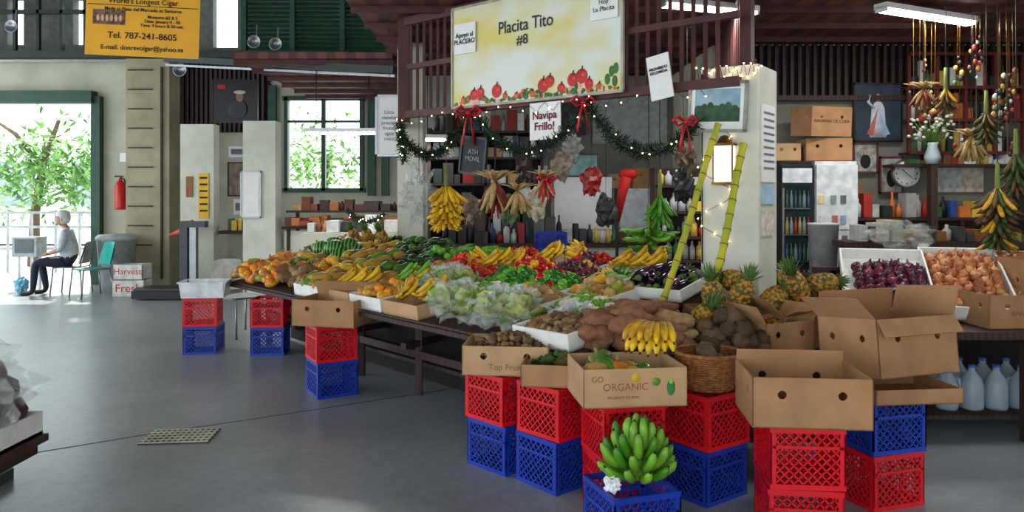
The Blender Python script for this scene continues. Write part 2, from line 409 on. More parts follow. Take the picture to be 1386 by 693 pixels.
def fruit(b,kind,M):
    k=K[kind]; key=(kind,R.randrange(4))
    if key not in VF:
        if k.get('rib') and k.get('n',5)>5: vs,fs=lathe_vf(k['p'],18,k['rib'],9)
        else: vs,fs=lathe_vf(k['p'],10,k.get('rib',0),k.get('n',5))
        if k.get('nz'):
            L=k['p'][-1][1]*2; o=[]
            for v in vs:
                q=Vector(v); f=1+k['nz']*2*noise.noise(q*(2.2/ max(L,.05))*2+Vector((key[1]*7,3,1)))
                bx=k['nz']*.25*L*math.sin(3*v[2]/L+key[1])
                o.append((v[0]*f+bx,v[1]*f,v[2]*(1+.1*(f-1))))
            vs=o
        VF[key]=(vs,fs)
    vs,fs=VF[key]
    b.add(vs,fs,R.choice(k['m']),M)
    top=k['p'][-1][1]
    if k.get('st')==1: b.tube([(0,0,top*.9),(0.003,0,top+.014)],[.004,.003],stemg,M,5)
    if k.get('st')==2: b.tube([(0,0,top*.8),(.01,0,top+.03)],[.014,.008],mat('squash_stem','#8a7a4a',.8),M,6)
    if k.get('cap'): b.lathe([(.024,top*.72),(.018,top),(.006,top+.01),(.005,top+.035),(0,top+.036)],stemg,M,7)
def pile(name,kinds,M,hx,hy,h,dens=.9,b=None,base=0):
    own=b is None
    if own: b=MB()
    if isinstance(kinds,str): kinds=[kinds]
    k=K[kinds[0]]; r=k['r']; L=k.get('lie',2*r)
    sx,sy=2*r*dens,L*dens
    for layer in range(2 if h>.03 or r<.05 else 1):
        nx=max(1,int(2*hx/sx)); ny=max(1,int(2*hy/sy))
        if layer==1: nx=max(1,nx-1); ny=max(1,ny-1) if ny>2 else ny
        for i in range(nx):
            for j in range(ny):
                fx=(i+.5)/nx*2-1; fy=(j+.5)/ny*2-1
                x=fx*(hx-r*.3)+R.uniform(-.25,.25)*sx; y=fy*(hy-L*.15)+R.uniform(-.2,.2)*sy
                m=max(0,1-.8*(fx*fx+fy*fy)/1.3)
                z=base+r+h*m*(1 if layer else .55)+(r*.5 if layer else 0)*m+R.uniform(-.1,.15)*r
                s=R.uniform(.82,1.18)
                kk=R.choice(kinds); 
                if 'lie' in K[kk]: rot=RZ(R.uniform(-.6,.6)+(math.pi if R.random()<.5 else 0))@RX(math.pi/2+R.uniform(-.25,.25))@RZ(R.uniform(0,6))
                else: rot=Euler((R.uniform(-.6,.6),R.uniform(-.6,.6),R.uniform(0,6))).to_matrix().to_4x4()
                fruit(b,kk,M@T(x,y,z)@rot@Matrix.Scale(s,4))
    if own: return b.build(name)
def tray(name,M,hx,hy,h=.06,m=foam):
    b=MB(); t=.014
    b.box((0,0,t/2),(2*hx,2*hy,t),m)
    for s in(-1,1): b.box((s*(hx-t/2),0,h/2),(t,2*hy,h),m); b.box((0,s*(hy-t/2),h/2),(2*hx-2*t,t,h),m)
    return b.build(name,M)
def banana(b,M,L,r,bend,m,th0=0,tipm=None):
    n=9; pts=[];rad=[];p=Vector((0,0,0))
    for i in range(n+1):
        t=i/n; a=th0+bend*t; pts.append(p.copy()); p=p+Vector((math.cos(a),0,math.sin(a)))*L/n
        rad.append(r*(.32 if i==0 else .4 if i==1 else .85 if i==2 else 1 if i<n-1 else .75 if i==n-1 else .28))
    b.tube(pts,rad,m,M,6)
    if tipm: b.tube([pts[-1],pts[-1]+(pts[-1]-pts[-2]).normalized()*r*.5],[r*.29,r*.22],tipm,M,5)
ban_y=mat('banana_yellow','#d4a818',.45,var=.2,scale=18); ban_y2=mat('banana_ripe','#bc8c20',.45,var=.35,scale=25)
ban_g=mat('banana_green','#3f7a16',.4,var=.2,scale=14); ban_g2=mat('banana_green_light','#6c9e2c',.4,var=.2,scale=14); ban_t=mat('banana_tip','#2e2412',.8)
ban_b=mat('plantain_brown','#4e3614',.6,var=.5,scale=25); ban_d=mat('plantain_dark_green','#32421a',.6,var=.3,scale=25)
def hand(b,M,n,L,r,ms,fan=1.0,bend=.9,rows=1,th0=0):
    for q in range(rows):
        for i in range(n):
            a=(i/(n-1)-.5)*fan if n>1 else 0
            banana(b,M@T(0,0,q*r*1.5)@RZ(a)@T(.01,(i-(n-1)/2)*r*.7,0),L*R.uniform(.9,1.08),r,bend+R.uniform(-.1,.1),R.choice(ms),th0+R.uniform(-.06,.06)+q*.12,ban_t)
    b.tube([(-.03,-n*r*.35,rows*r*.5),(0,0,rows*r*.5),(-.03,n*r*.35,rows*r*.5)],[r*.5,r*.8,r*.5],ms[0],M,6)
def stalk(b,M,H_,L,r,ms,nh=5,per=9,th0=-.2,bend=1.2,r0=.015):
    b.tube([(0,0,.18),(0,0,0),(.01,0,-H_*.6),(0,0,-H_-.05)],[.014,.02,.018,.008],mat('banana_stem','#5f6a2a',.7),M,8)
    for k in range(nh):
        z=-H_*k/nh-.02; sc=1-.25*k/nh
        for i in range(per):
            a=2*math.pi*(i+.5*(k%2))/per+R.uniform(-.1,.1)
            banana(b,M@T(0,0,z)@RZ(a)@T(r0,0,0),L*sc*R.uniform(.88,1.12),r*sc,bend,R.choice(ms),th0+R.uniform(-.15,.15),ban_t)
pine_b=mat('pineapple_skin','#b8802a',.6,kind='voro',scale=45,col2='#4c4c18'); pine_l=mat('pineapple_leaf','#4c6a30',.5,var=.3,scale=20)
def pineapple(b,M,s=1,crown=1):
    n=12; seg=16; pr=[]
    for i in range(n+1):
        a=math.pi*(.08+.84*i/n); pr.append((.062*math.sin(a)**.55,-.09*math.cos(a)))
    vs,fs=lathe_vf([(0,-.088)]+pr+[(0,.088)],seg)
    o=[]
    for idx,v in enumerate(vs):
        q=Vector(v); ring=(idx-1)//seg; k=(idx-1)%seg
        f=1.07 if (ring+k)%2==0 else .95
        o.append((q.x*f,q.y*f,q.z))
    MM=M@Matrix.Scale(s,4)
    b.add(o,fs,pine_b,MM,False)
    for lay in range(4):
        for i in range(9):
            a=i*2*math.pi/9+lay*.35; out=.9-.26*lay; L=(.07+.018*lay)*crown
            A=MM@T(0,0,.085)@RZ(a)
            w=.010; pts=[]
            for j in range(4):
                t=j/3; x=.012+L*math.sin(out)*t*(1+.4*t*(out>.5)); z=L*t*math.cos(out*.7); ww=w*(1-t**1.5)+.0008
                pts+= [(x,-ww,z),(x,ww,z)]
            b.add(pts,[(0,2,3,1),(2,4,5,3),(4,6,7,5)],pine_l,A,True)

SA,SC,SB,SD=Vector((-2.97,8.1,.70)),Vector((.40,4.3,.70)),Vector((-1.7,9.6,.95)),Vector((1.22,6.3,.95))
def S(u,v): return (SA*(1-u)+SC*u)*(1-v)+(SB*(1-u)+SD*u)*v
def SF(u,v,up=0):
    xd=(S(u+.02,v)-S(u-.02,v)).normalized(); yd=(S(u,v+.02)-S(u,v-.02)); zd=xd.cross(yd).normalized(); yd=zd.cross(xd)
    M=Matrix((xd,yd,zd)).transposed().to_4x4(); M.translation=S(u,v)+zd*up; return M
b=MB(); N=10
for i in range(N):
    q=[S(i/N,0),S((i+1)/N,0),S((i+1)/N,1),S(i/N,1)]; d=Vector((0,0,-.04))
    b.add(q+[p+d for p in q],[(0,1,2,3),(7,6,5,4),(0,4,5,1),(2,6,7,3),(1,5,6,2),(3,7,4,0)],brownw,None,False)
b.bar(SA+Vector((0,0,-.03)),SC+Vector((0,0,-.03)),.07,brownw,h=.03)
for u in(.03,.22,.42,.6,.78,.97):
    for v in(.2,.9):
        p=S(u,v); b.box((p.x,p.y,(p.z-.04)/2),(.055,.055,p.z-.04),darkwood,None)
    b.bar(S(u,.1)-Vector((0,0,.3)),S(u,.9)-Vector((0,0,.55)),.05,darkwood)
b.bar(S(.02,.2)-Vector((0,0,.42)),S(.98,.2)-Vector((0,0,.42)),.06,darkwood)
lo=[Vector((p.x,p.y,.24)) for p in (S(.02,.24),S(.98,.24),S(.98,.92),S(.02,.92))]
b.add(lo+[p-Vector((0,0,.03)) for p in lo],[(0,1,2,3),(7,6,5,4),(0,4,5,1),(1,5,6,2),(2,6,7,3),(3,7,4,0)],darkwood,None,False)
q0_,q1_=S(.02,.35),S(.98,.35); b.add([(q0_.x,q0_.y,.02),(q1_.x,q1_.y,.02),(q1_.x,q1_.y,.66),(q0_.x,q0_.y,.66)],[(0,1,2,3)],darkpanel,None,False)  # dark sheet below the tabletop, shade put in as colour
b.build('produce_stall_table')

grid=[
 ['orange|mango','orange|squash','squash|mango','squash|papaya','papaya|mango'],
 ['orange|mango','squash|papaya','watermelon','papaya|mango','papaya|avocado'],
 ['yam|potato','mango|orange','papaya|squash','papaya|avocado','avocado'],
 ['T:mango|papaya','papaya|mango','papaya|avocado','avocado','avocado'],
 ['T:BAN','papaya|avocado','avocado','avocado|pepper','T:cucumber'],
 ['T:mango|orange','T:BANG','T:tomato','T:tomato','T:lime'],
 ['T:BAN','LET','T:tomato','T:BAN','T:tomato'],
 ['LET','T:garlic|lime','T:pepper','T:pepperr','T:BAN'],
 ['LET','T:potato','T:pepperr|pepper','T:redonion','T:tomato|redonion'],
 ['T:ginger','T:lime|garlic','T:mango|potato','T:cucumber','T:BAN'],
]
names={'orange':'oranges','squash':'squashes','papaya':'papayas','mango':'mangoes','watermelon':'watermelons','avocado':'avocados','yam':'yams','cucumber':'cucumbers','tomato':'tomatoes','lime':'limes','pepper':'green_peppers','pepperr':'red_and_yellow_peppers','garlic':'garlic_bulbs','potato':'potatoes','redonion':'red_onions','ginger':'ginger_roots','taro':'taro_roots','onion':'onions','eggplant':'eggplants'}
bagm=mat('clear_plastic_bag','#cfd6cc',.15,alpha=.2,var=.05,spec=.8)
def blob(b,c,r,m,amp=.25,fr=3,seg=18,n=12,seed=0,M=None):
    vs,fs=lathe_vf([(0 if i in(0,n) else math.sin(math.pi*i/n),-math.cos(math.pi*i/n)) for i in range(n+1)],seg)
    o=[]
    for v in vs:
        q=Vector(v); f=1+amp*noise.noise(q*fr+Vector((seed,seed*2,1)))+amp*.5*noise.noise(q*fr*2.7+Vector((seed,5,1))); o.append((c[0]+q.x*r[0]*f,c[1]+q.y*r[1]*f,c[2]+q.z*r[2]*f))
    b.add(o,fs,m,M,False)
def leafy(b,c,rad,n,m1,M=None):
    for i in range(n):
        a=R.uniform(0,6.3); e=R.uniform(.1,1.4); l=rad*R.uniform(.7,1.1); A=T(*c)@RZ(a)@RY(-e)
        if M is not None: A=M@A
        w=l*.5; vs=[]
        for j in range(4):
            for k in range(4):
                t=j/3; s=k/3*2-1
                vs.append((l*t,s*w*math.sin(.4+2.3*t)+.0,.25*l*s*s+R.uniform(-.08,.08)*l))
        fs=[(j*4+k,j*4+k+1,(j+1)*4+k+1,(j+1)*4+k) for j in range(3) for k in range(3)]
        b.add(vs,fs,R.choice(m1),A)
let=[mat('lettuce','#7c9a3a',.5,var=.25,scale=25),mat('lettuce_pale','#aeb46a',.5,var=.2,scale=25)]
NI,NJ=10,5
for i,col in enumerate(grid):
    for j,c in enumerate(col):
        u=(i+.5)/NI; v=(j+.5)/NJ
        wu=(S(u+.5/NI,v)-S(u-.5/NI,v)).length/2; wv=(S(u,v+.5/NJ)-S(u,v-.5/NJ)).length/2
        M=SF(u,v,.004); up=0; hx,hy=wu*.98,wv*.98
        tr=c.startswith('T:')
        if tr:
            c=c[2:]; hx,hy=wu*.93,wv*.93
            M=M@RZ(R.uniform(-.03,.03))
            tray('produce_tray',M,hx,hy,.105,foam if (i*3+j)%6 else card2); up=.04; hx-=.02; hy-=.02
        if c in('BAN','BANG'):
            b=MB()
            for q in range(3):
                hand(b,M@T(-.14+.13*q,-hy*.4+.05*q,.07+up)@RZ(1.3+R.uniform(-.7,.7))@RX(-.5),5,.19,.02,[ban_y,ban_y2] if c=='BAN' else [ban_g2,ban_y],fan=.7,rows=2)
            b.build('banana_bunch'); continue
        if c=='LET':
            b=MB()
            for q in range(3): leafy(b,(-.13+.13*q,R.uniform(-.05,.05),.06),.18,30,let,M)
            b.build('lettuce_heads')
            b=MB(); blob(b,(0,0,.14),(.23,.2,.13),bagm,.6,3.3,28,18,i,M); b.build('plastic_bag'); continue
        ks=c.split('|')
        pile(names[ks[0]],ks,M,hx,hy,.07 if tr else .12,base=up,dens=.76)
b=MB()
for k in range(5): pineapple(b,SF(.03+.035*k,.80+.05*(k%2),.22)@RX(.3))
b.build('pineapples')
Me=T(1.10,5.52,.93)@RZ(-.75)@RX(.2)
b=MB(); b.box((1.10,5.52,.42),(.3,.3,.84),brownw); b.box((1.10,5.52,.87),(.5,.45,.05),brownw,None,-.75); b.build('display_stand')
tray('produce_tray',Me,.27,.24,.08); pile('eggplants','eggplant',Me,.24,.21,.06,base=.02)
for (px,py,Y,n) in [(655,352,7.1,6),(790,343,6.8,6),(808,372,6.1,6),(495,376,6.75,5),(838,383,5.8,5)]:
    b=MB(); p=at(px,py,Y); hand(b,Matrix.Translation(p+Vector((.05,0,-.03)))@RZ(2.6)@RX(-.6),n,.2,.02,[ban_y,ban_y2],fan=.6,rows=2); b.build('banana_bunch')

b=MB()
b.box((1.28,4.86,.64),(1.65,.9,.05),brownw)
for x in(.5,1.28,2.06):
    for y in(4.46,5.26): b.box((x,y,.31),(.06,.06,.62),brownw)
b.box((1.28,4.9,.33),(1.5,.02,.6),darkpanel)  # dark sheet standing in for shade under this table
b.build('produce_table')
pile('yams','yam',T(.74,4.62,.665)@RZ(1.3),.26,.34,.19,dens=.66)
pile('yams','yam',T(.80,4.98,.665)@RZ(1.3),.22,.32,.16,dens=.7)
pile('taro_roots','taro',T(1.27,4.50,.665),.2,.2,.14,dens=.72)
pile('taro_roots','taro',T(1.28,4.86,.665),.2,.25,.12,dens=.78)
b=MB()
for (px,py,Y,t,a) in [(948,434,4.65,.6,1),(1003,400,4.9,.5,2),(1003,438,4.72,1.2,0),(966,403,4.95,.2,4),(1078,390,5.0,.5,-1),(1112,385,5.1,1.4,1.5),(1068,374,5.15,1.3,3),(913,372,5.72,1.4,2),(995,381,5.1,1.3,5),(1040,448,4.75,1.2,1),(1046,406,4.95,1.0,2)]:
    pineapple(b,Matrix.Translation(at(px,py,Y))@RZ(a)@RX(t),1.18,.9 if t<1 else .6)
b.build('pineapples')
cbox('cardboard_box',1.84,4.92,.665,.48,.42,.2,.2,flaps=((1,.8,.14),(3,.8,.14),(0,1.2,.14)))
cbox('cardboard_box',1.56,4.60,.665,.36,.3,.2,.4,flaps=((1,.6,.1),(3,.6,.12)))
cbox('cardboard_box',1.42,5.14,.665,.5,.24,.2,.1)
pile('ginger_roots','ginger',T(-.02,4.6,.575),.22,.17,.1,base=.07)
b=MB(); leafy(b,(.28,4.30,.6),.13,40,[mat('dark_greens','#3f5a28',.6),mat('bronze_greens','#6a5a34',.6)]); leafy(b,(.2,4.32,.62),.1,20,[mat('dark_greens')]); b.build('herb_bunch')
b=MB()
hand(b,T(.74,3.98,.90)@RZ(-1.95),7,.20,.022,[ban_y,ban_y2],fan=.9,rows=2,bend=-1.3,th0=.15)
b.build('banana_bunch')
pile('chayotes_and_peppers',['pepper','avocado','papaya'],T(.56,3.95,.61),.2,.14,.05)
pile('mixed_squashes',['avocado','squash','avocado'],T(.46,3.93,.66),.12,.12,.03)
b=MB()
seg=28
for k in range(14):
    z=.006+k*.013; r=.13+.045*k/13
    pts=[((r+.004*(-1)**(i+k))*math.cos(2*math.pi*i/seg),(r+.004*(-1)**(i+k))*math.sin(2*math.pi*i/seg),z) for i in range(seg+1)]
    b.tube(pts,.0075,wicker,None,5)
for i in range(seg): a=2*math.pi*i/seg; b.cyl((.13*math.cos(a),.13*math.sin(a),0),(.178*math.cos(a),.178*math.sin(a),.19),.005,wicker,None,5)
b.tube([(.18*math.cos(2*math.pi*i/seg),.18*math.sin(2*math.pi*i/seg),.19) for i in range(seg+1)],.012,wicker,None,6)
b.cyl((0,0,0),(0,0,.01),.13,wicker)
b.build('wicker_basket',T(1.06,4.16,.566))
pile('taro_roots','taro',T(1.06,4.16,.60),.11,.11,.09)
b=MB()
for (z,n,th,r0,L) in((.015,11,.05,.05,.16),(.05,11,.35,.045,.17),(.09,9,.65,.035,.17),(.12,7,.95,.02,.16)):
    for i in range(n):
        a=2*math.pi*i/n+z*20
        banana(b,T(r0*math.cos(a),r0*math.sin(a),z)@RZ(a),L*R.uniform(.9,1.08),.0215,.95,R.choice((ban_g,ban_g2,ban_g2)),th+R.uniform(-.1,.1),ban_t)
b.tube([(0,0,-.0),(0,0,.08),(0,.0,.16)],[.045,.04,.025],ban_g2)
b.build('green_banana_bunch',T(.58,3.55,.30))
b=MB(); blob(b,(.45,3.44,.31),(.035,.03,.03),mat('tissue','#e8e8e8',.8),.8,2.5); b.build('crumpled_paper')
b=MB(); blob(b,(.40,4.95,.82),(.16,.12,.08),mat('white_plastic_bag','#c9cccc',.3,alpha=.7),.9,3.4,28,18); b.build('plastic_bag')

b=MB(); tubm=mat('white_tub','#d5dadb',.4)
b.box((0,0,.01),(.40,.28,.015),tubm)
for k,(L,D) in enumerate(((.40,.28),(.28,.40),(.40,.28),(.28,.40))):
    M=RZ(k*math.pi/2)@T(0,-D/2,0)@RX(.15); b.box((0,0,.08),(L+.01,.008,.16),tubm,M); b.box((0,-.008,.16),(L+.04,.022,.012),tubm,M)
b.build('plastic_tub',T(-3.15,7.9,.566)@RZ(.15))

# ---------------- overhead timber & sign
L0=Vector((-1.02,7.75,0)); L1=Vector((1.5,5.6,0)); Ld=(L1-L0)
ang=math.atan2(Ld.y,Ld.x)
def LP(t,z,off=0):
    n=Vector((Ld.y,-Ld.x,0)).normalized()
    return L0+Ld*t+Vector((0,0,z))+n*off
b=MB()
b.bar(LP(-.02,2.42),LP(1.05,2.42),.07,redwood); b.bar(LP(-.02,2.9),LP(1.05,2.9),.05,redwood); b.bar(LP(-.02,3.36),LP(1.05,3.36),.08,redwood)
n=34
for i in range(n+1): b.bar(LP(i/n,2.42),LP(i/n,3.38),.028,redwood)
b.bar(LP(-.03,2.35),LP(-.03,3.42),.11,redwood)
q0=LP(-.03,0); 
for z in(2.42,3.36): b.bar(q0+Vector((0,0,z)),(-1.35,9.2,z),.06,redwood)
for i in range(12):
    p=q0.lerp(Vector((-1.35,9.2,0)),i/12); b.bar(p+Vector((0,0,2.42)),p+Vector((0,0,3.38)),.026,redwood)
q1=Vector((1.85,5.9,0))
for z in(2.62,3.36): b.bar(q1+Vector((0,0,z)),(2.45,9.1,z),.06,redwood)
for i in range(22):
    p=q1.lerp(Vector((2.45,9.1,0)),i/22); b.bar(p+Vector((0,0,2.62)),p+Vector((0,0,3.38)),.022,redwood)
b.build('trim_stall_timber_grille')
b=MB()
for i in range(64): b.box((2.5+i*.092,9.15,3.08),(.04,.05,.66),darkwood)
b.box((5.4,9.26,3.08),(5.9,.04,.66),mat('dark_gap')); b.box((5.4,9.14,2.76),(5.9,.1,.06),darkwood)
b.build('trim_right_slat_screen')
PX=T(1.70,5.75,0)@RZ(-.62)
b=MB(); b.box((0,0,1.27),(.43,.43,2.54),cream2); b.build('pillar',PX,bevel=.01)
b=MB(); b.box((.06,0,2.98),(.08,.08,.86),redwood); b.build('trim_pillar_post',PX)
b=MB(); b.box((-1.2,9.2,1.7),(.3,.3,3.4),cream2); b.build('pillar')

def signmat():
    m=bpy.data.materials.new('sign_yellow_gradient'); m.use_nodes=True; nt=m.node_tree; bs=nt.nodes['Principled BSDF']
    tc=nt.nodes.new('ShaderNodeTexCoord'); n=nt.nodes.new('ShaderNodeTexNoise'); n.inputs['Scale'].default_value=1.5
    mp=nt.nodes.new('ShaderNodeMapping'); mp.inputs['Scale'].default_value=(1,1,1.6)
    nt.links.new(tc.outputs['Object'],mp.inputs[0]); nt.links.new(mp.outputs[0],n.inputs['Vector'])
    r=nt.nodes.new('ShaderNodeValToRGB'); r.color_ramp.elements[0].position=.38; r.color_ramp.elements[1].position=.6
    r.color_ramp.elements[0].color=(*lin('#cbbd64'),1); r.color_ramp.elements[1].color=(*lin('#cfd3c8'),1)
    nt.links.new(n.outputs['Fac'],r.inputs['Fac']); nt.links.new(r.outputs['Color'],bs.inputs['Base Color']); bs.inputs['Roughness'].default_value=.5
    return m
def board(name,c,w,h,rz,m,th=.012,frame=None,roll=0,M=None):
    b=MB(); b.box((0,0,0),(w,th,h),m)
    if frame:
        f=.022
        for s in(-1,1): b.box((s*w/2,-.004,0),(f,th+.014,h+f),frame); b.box((0,-.004,s*h/2),(w+f,th+.014,f),frame)
    MM=M if M is not None else Matrix.Translation(c)@RZ(rz)@RY(roll)
    return b,lambda: b.build(name,MM)
c=LP(.485,2.89,.07)
b,fin=board('stall_sign',c,1.88,.93,ang,signmat(),frame=mat('sign_edge','#a09c8a',.5))
tomd=mat('print_red','#b8180e',.5); grd=mat('print_green','#2d6a22',.5); ord_=mat('print_orange','#c85a1a',.5); grd2=mat('print_green_dark','#1f4a1c',.5); pink=mat('print_pale','#d8a890',.5)
for i in range(110):
    x=-.9+1.8*i/109; e=abs((x+.05)%.62-.31)/.31; big=.014+.024*e; z=-.44+.08*e*R.random()
    b.ell((x,-.0075-i*.00001,z),(big*R.uniform(.5,1.2),.002,big*R.uniform(.5,1.2)),R.choice((grd,grd2,grd,ord_,pink)),seg=10)
for (x,z,r_) in((-.80,-.40,.028),(-.66,-.36,.05),(-.58,-.35,.05),(-.38,-.35,.06),(-.28,-.40,.03),(-.15,-.41,.025),(.03,-.41,.03),(.15,-.35,.06),(.22,-.32,.05),(.34,-.39,.04),(.46,-.33,.055),(.55,-.31,.06),(.62,-.38,.045),(.72,-.41,.03)):
    b.ell((x,-.0092,z),(r_,.002,r_*1.05),ord_ if r_<.035 else tomd,seg=14); b.ell((x+r_*.3,-.0105,z+r_*.2),(r_*.35,.002,r_*.3),mat('print_red_light','#d0483a',.5)); b.tube([(x,-.0105,z+r_*.7),(x+.01,-.0105,z+r_*1.4)],.006,grd2,None,5)
for (x,z) in ((.8,-.36),(.87,-.38),(.84,-.3),(.88,-.28)): b.ell((x,-.009,z),(.025,.002,.045),grd)
sg=fin()
dk=mat('sign_dark_text','#2b2f2a',.6)
text(sg,'Placita Tito',-.05,.20,.155,dk,bold=.0015,sx=.88); text(sg,'#8',-.08,.07,.12,dk,bold=.0015)
b,fin=board('paper_notice',LP(.255,3.06,.09),.27,.28,ang,paper); o=fin(); text(o,'Apoyo al\nPLACERO',0,0,.062,ink,bold=.001)
b,fin=board('paper_notice',LP(.72,3.12,.09),.26,.22,ang,paper); o=fin(); text(o,'Hoy\nLa Placita',0,0,.055,ink)
b,fin=board('paper_notice',LP(.53,2.24,.05),.33,.32,ang,paper); o=fin(); text(o,'Navipa\nFrillo!',0,0,.095,mat('dark_red_ink','#6a1420',.7),bold=.002)
b,fin=board('paper_notice',LP(.87,2.50,.08),.19,.34,ang,paper,roll=-.15); o=fin(); text(o,'PROHIBIDO\nESCOMIDA',0,.05,.03,ink,bold=.001)
b,fin=board('chalk_board',LP(.285,1.97,.08),.31,.33,ang,mat('chalkboard','#22262a',.7),frame=blackm,roll=.12); o=fin(); text(o,'ATH\nMOVIL',0,0,.065,mat('chalk','#8f8f8f',.8))
b,fin=board('menu_board',at(527,170,8),.27,.62,0,paper,frame=steel); o=fin(); text(o,'Lista\nviandas\nprecios\nfrutas\nagua\ncoco',0,0,.055,mat('dark_ink_blue','#5a6070',.7))
b=MB(); 
for t,z0,z1,of in((.25,2.14,2.42,.08),(.32,2.14,2.42,.08),(.50,2.4,2.42,.05),(.56,2.4,2.42,.05),(.87,2.66,2.9,.08)): b.bar(LP(t,z0,of),LP(t,z1,.03),.004,blackm)
p=at(527,124,8); b.bar(p,(p.x,p.y,6.0),.005,blackm)
b.build('hanging_strings')

b=MB(); om=mat('orange_banner','#e0a01c',.5,var=.08,scale=2)
b.box((0,0,0),(1.28,.012,.95),om); b.box((-.38,-.008,-.03),(.36,.004,.17),mat('photo_print','#6b4a3a',.6,var=.6,scale=20)); b.box((0,-.008,.115),(1.24,.003,.008),ink)
for i in range(6): b.ell((-.5+i*.05,-.011,-.04),(.018,.002,.04),mat('skin_print','#c9a080',.6))
o=b.build('cigar_banner',Matrix.Translation(at(194,22,9))@RZ(.10)@RY(.03))
for s,x,z,sz in (("World's Longest Cigar",.0,.165,.085),('Made at Plaza del Mercado at Santurce',0,.07,.055),('Museums #2 & 5\nDate: January 4 - 05\nTime: 9 hours & 50 min.',.22,-.06,.05),('Tel. 787-241-8605',0,-.24,.105),('E-mail. donrevolgar@yahoo.es',0,-.38,.075)):
    text(o,s,x,z,sz,ink,bold=.001)
b=MB()
for px in (130,262): p=at(px,-25,9); b.bar(p,(p.x,9,6),.006,blackm)
b.build('banner_cables')
b,fin=board('cigar_picture_panel',at(318,137,12),.68,.66,.1,mat('panel_black','#101014',.4),frame=blackm)
b.ell((.05,-.01,-.12),(.15,.003,.16),mat('panel_grey','#26262c',.5)); b.ell((.08,-.013,.07),(.06,.003,.08),mat('panel_skin','#7a5a46',.5)); b.ell((.08,-.015,.14),(.1,.003,.03),mat('hat_print','#a89f8e',.5)); b.box((-.2,-.01,.22),(.12,.004,.06),mat('red_ink'))
fin()
for px,py,Y in((17,36,13),(345,57,12.5),(374,60,12.5),(245,95,12)):
    b=MB(); b.lathe([(.02,-.06),(.07,-.03),(.11,.05),(.1,.05),(.06,0),(0,-.01)],steel,Matrix.Translation(at(px,py,Y))@RX(math.pi/2)); p=at(px,py,Y); b.bar(p+Vector((0,.06,0)),(p.x,p.y+.1,p.z+.3),.02,steel); b.build('spotlight_fixture')

tube=mat('fluorescent_tube','#f4f8ff',.3,var=0,emit=18)
def fluo(c,L,rz,w=9):
    b=MB(); b.box((0,0,.05),(L,.14,.05),white); 
    for s in(-.035,.035): b.cyl((-L/2+.03,s,.01),(L/2-.03,s,.01),.016,tube,None,8)
    for s in(-1,1): b.box((s*(L/2-.01),0,.02),(.02,.12,.05),white)
    b.build('fluorescent_fixture',Matrix.Translation(c)@RZ(rz))
    ld=bpy.data.lights.new('fluorescent_light','AREA'); ld.shape='RECTANGLE'; ld.size=L; ld.size_y=.1; ld.energy=w; ld.color=(1,.99,.96)
    lo=bpy.data.objects.new('fluorescent_light',ld); bpy.context.scene.collection.objects.link(lo); lo.matrix_world=Matrix.Translation(Vector(c)-Vector((0,0,.03)))@RZ(rz)
fluo((3.95,7.3,3.285),1.3,.45,42); fluo((1.80,7.0,3.285),1.0,.35,32); fluo((-2.25,10.2,2.42),1.0,0,18); fluo((-1.1,10.0,2.32),.5,.2,8)
fluo((3.0,4.9,3.285),1.2,.3,20)  # extra unseen fixture, added on top of the lamps in view
b=MB()
for x in(-2.6,-1.9): b.cyl((x,10.2,2.48),(x,10.2,3.36),.006,blackm)
b.cyl((-1.1,10.0,2.38),(-1.1,10.0,3.4),.006,blackm); b.build('fixture_rods')

gar=[mat('garland_green','#0e2415',.7,var=.4,scale=30),mat('garland_green2','#1c3a20',.7,var=.4,scale=30)]
def garland(p0,p1,sag,r=.08,n=900):
    b=MB(); p0=Vector(p0);p1=Vector(p1); pts=[]
    for i in range(21):
        t=i/20; q=p0.lerp(p1,t); q.z-=sag*4*t*(1-t); pts.append(q)
    b.tube(pts,.02,gar[0],None,5)
    for i in range(n):
        t=R.random()*19.99; k=int(t); q=pts[k].lerp(pts[k+1],t-k)
        d=Vector((R.gauss(0,1),R.gauss(0,1),R.gauss(0,1))).normalized(); s=d.orthogonal().normalized()*.006; L=r*R.uniform(.6,1.15)
        b.add([q-s,q+s,q+d*L+s*.5,q+d*L-s*.5],[(0,1,2,3)],R.choice(gar),None,False)
    b.build('christmas_garland'); return pts
gp=[]
gp+=garland(LP(-.02,2.2,.06),LP(.27,2.36,.06),.28)
gp+=garland(LP(-.03,2.36,.06),LP(-.01,1.95,.06),.0,n=400)
gp+=garland(LP(.3,2.3,.06),LP(.66,2.32,.06),.32,n=1000)
gp+=garland(LP(.66,2.38,.06),LP(.96,2.14,.06),.32,.085,1000)
gp+=garland(at(470,285,8.7),at(520,290,8.4),.1,.05,200)
def bow(c,s=1):
    b=MB(); m=mat('red_ribbon','#a80c1c',.4)
    for sg_ in(-1,1):
        b.tube([(0,0,0),(sg_*.05*s,-.02,.04*s),(sg_*.09*s,0,.02*s),(sg_*.05*s,.01,-.02*s),(0,0,0)],[.012*s,.03*s,.028*s,.026*s,.01*s],m,None,8,sq=.5)
        b.tube([(0,0,0),(sg_*.025*s,-.01,-.09*s),(sg_*.04*s,0,-.22*s)],[.014*s,.022*s,.02*s],m,None,6,sq=.3)
    b.ell((0,-.015,0),(.02*s,.02*s,.02*s),m); b.build('red_bow',Matrix.Translation(c))
bow(LP(.28,2.36,.13),1.35); bow(LP(.66,2.36,.1),1.1); bow(LP(.94,2.14,.12),1.0); bow(at(740,243,6.6),.9); bow(at(670,270,7),.8)
b=MB(); lm=mat('fairy_light_glow','#ffd9a0',.3,var=0,emit=25); wire=mat('light_wire','#14301a',.6)
l1=[LP(-.02+1.0*i/69,2.36+.04*math.sin(i*1.7),.06) for i in range(70)]
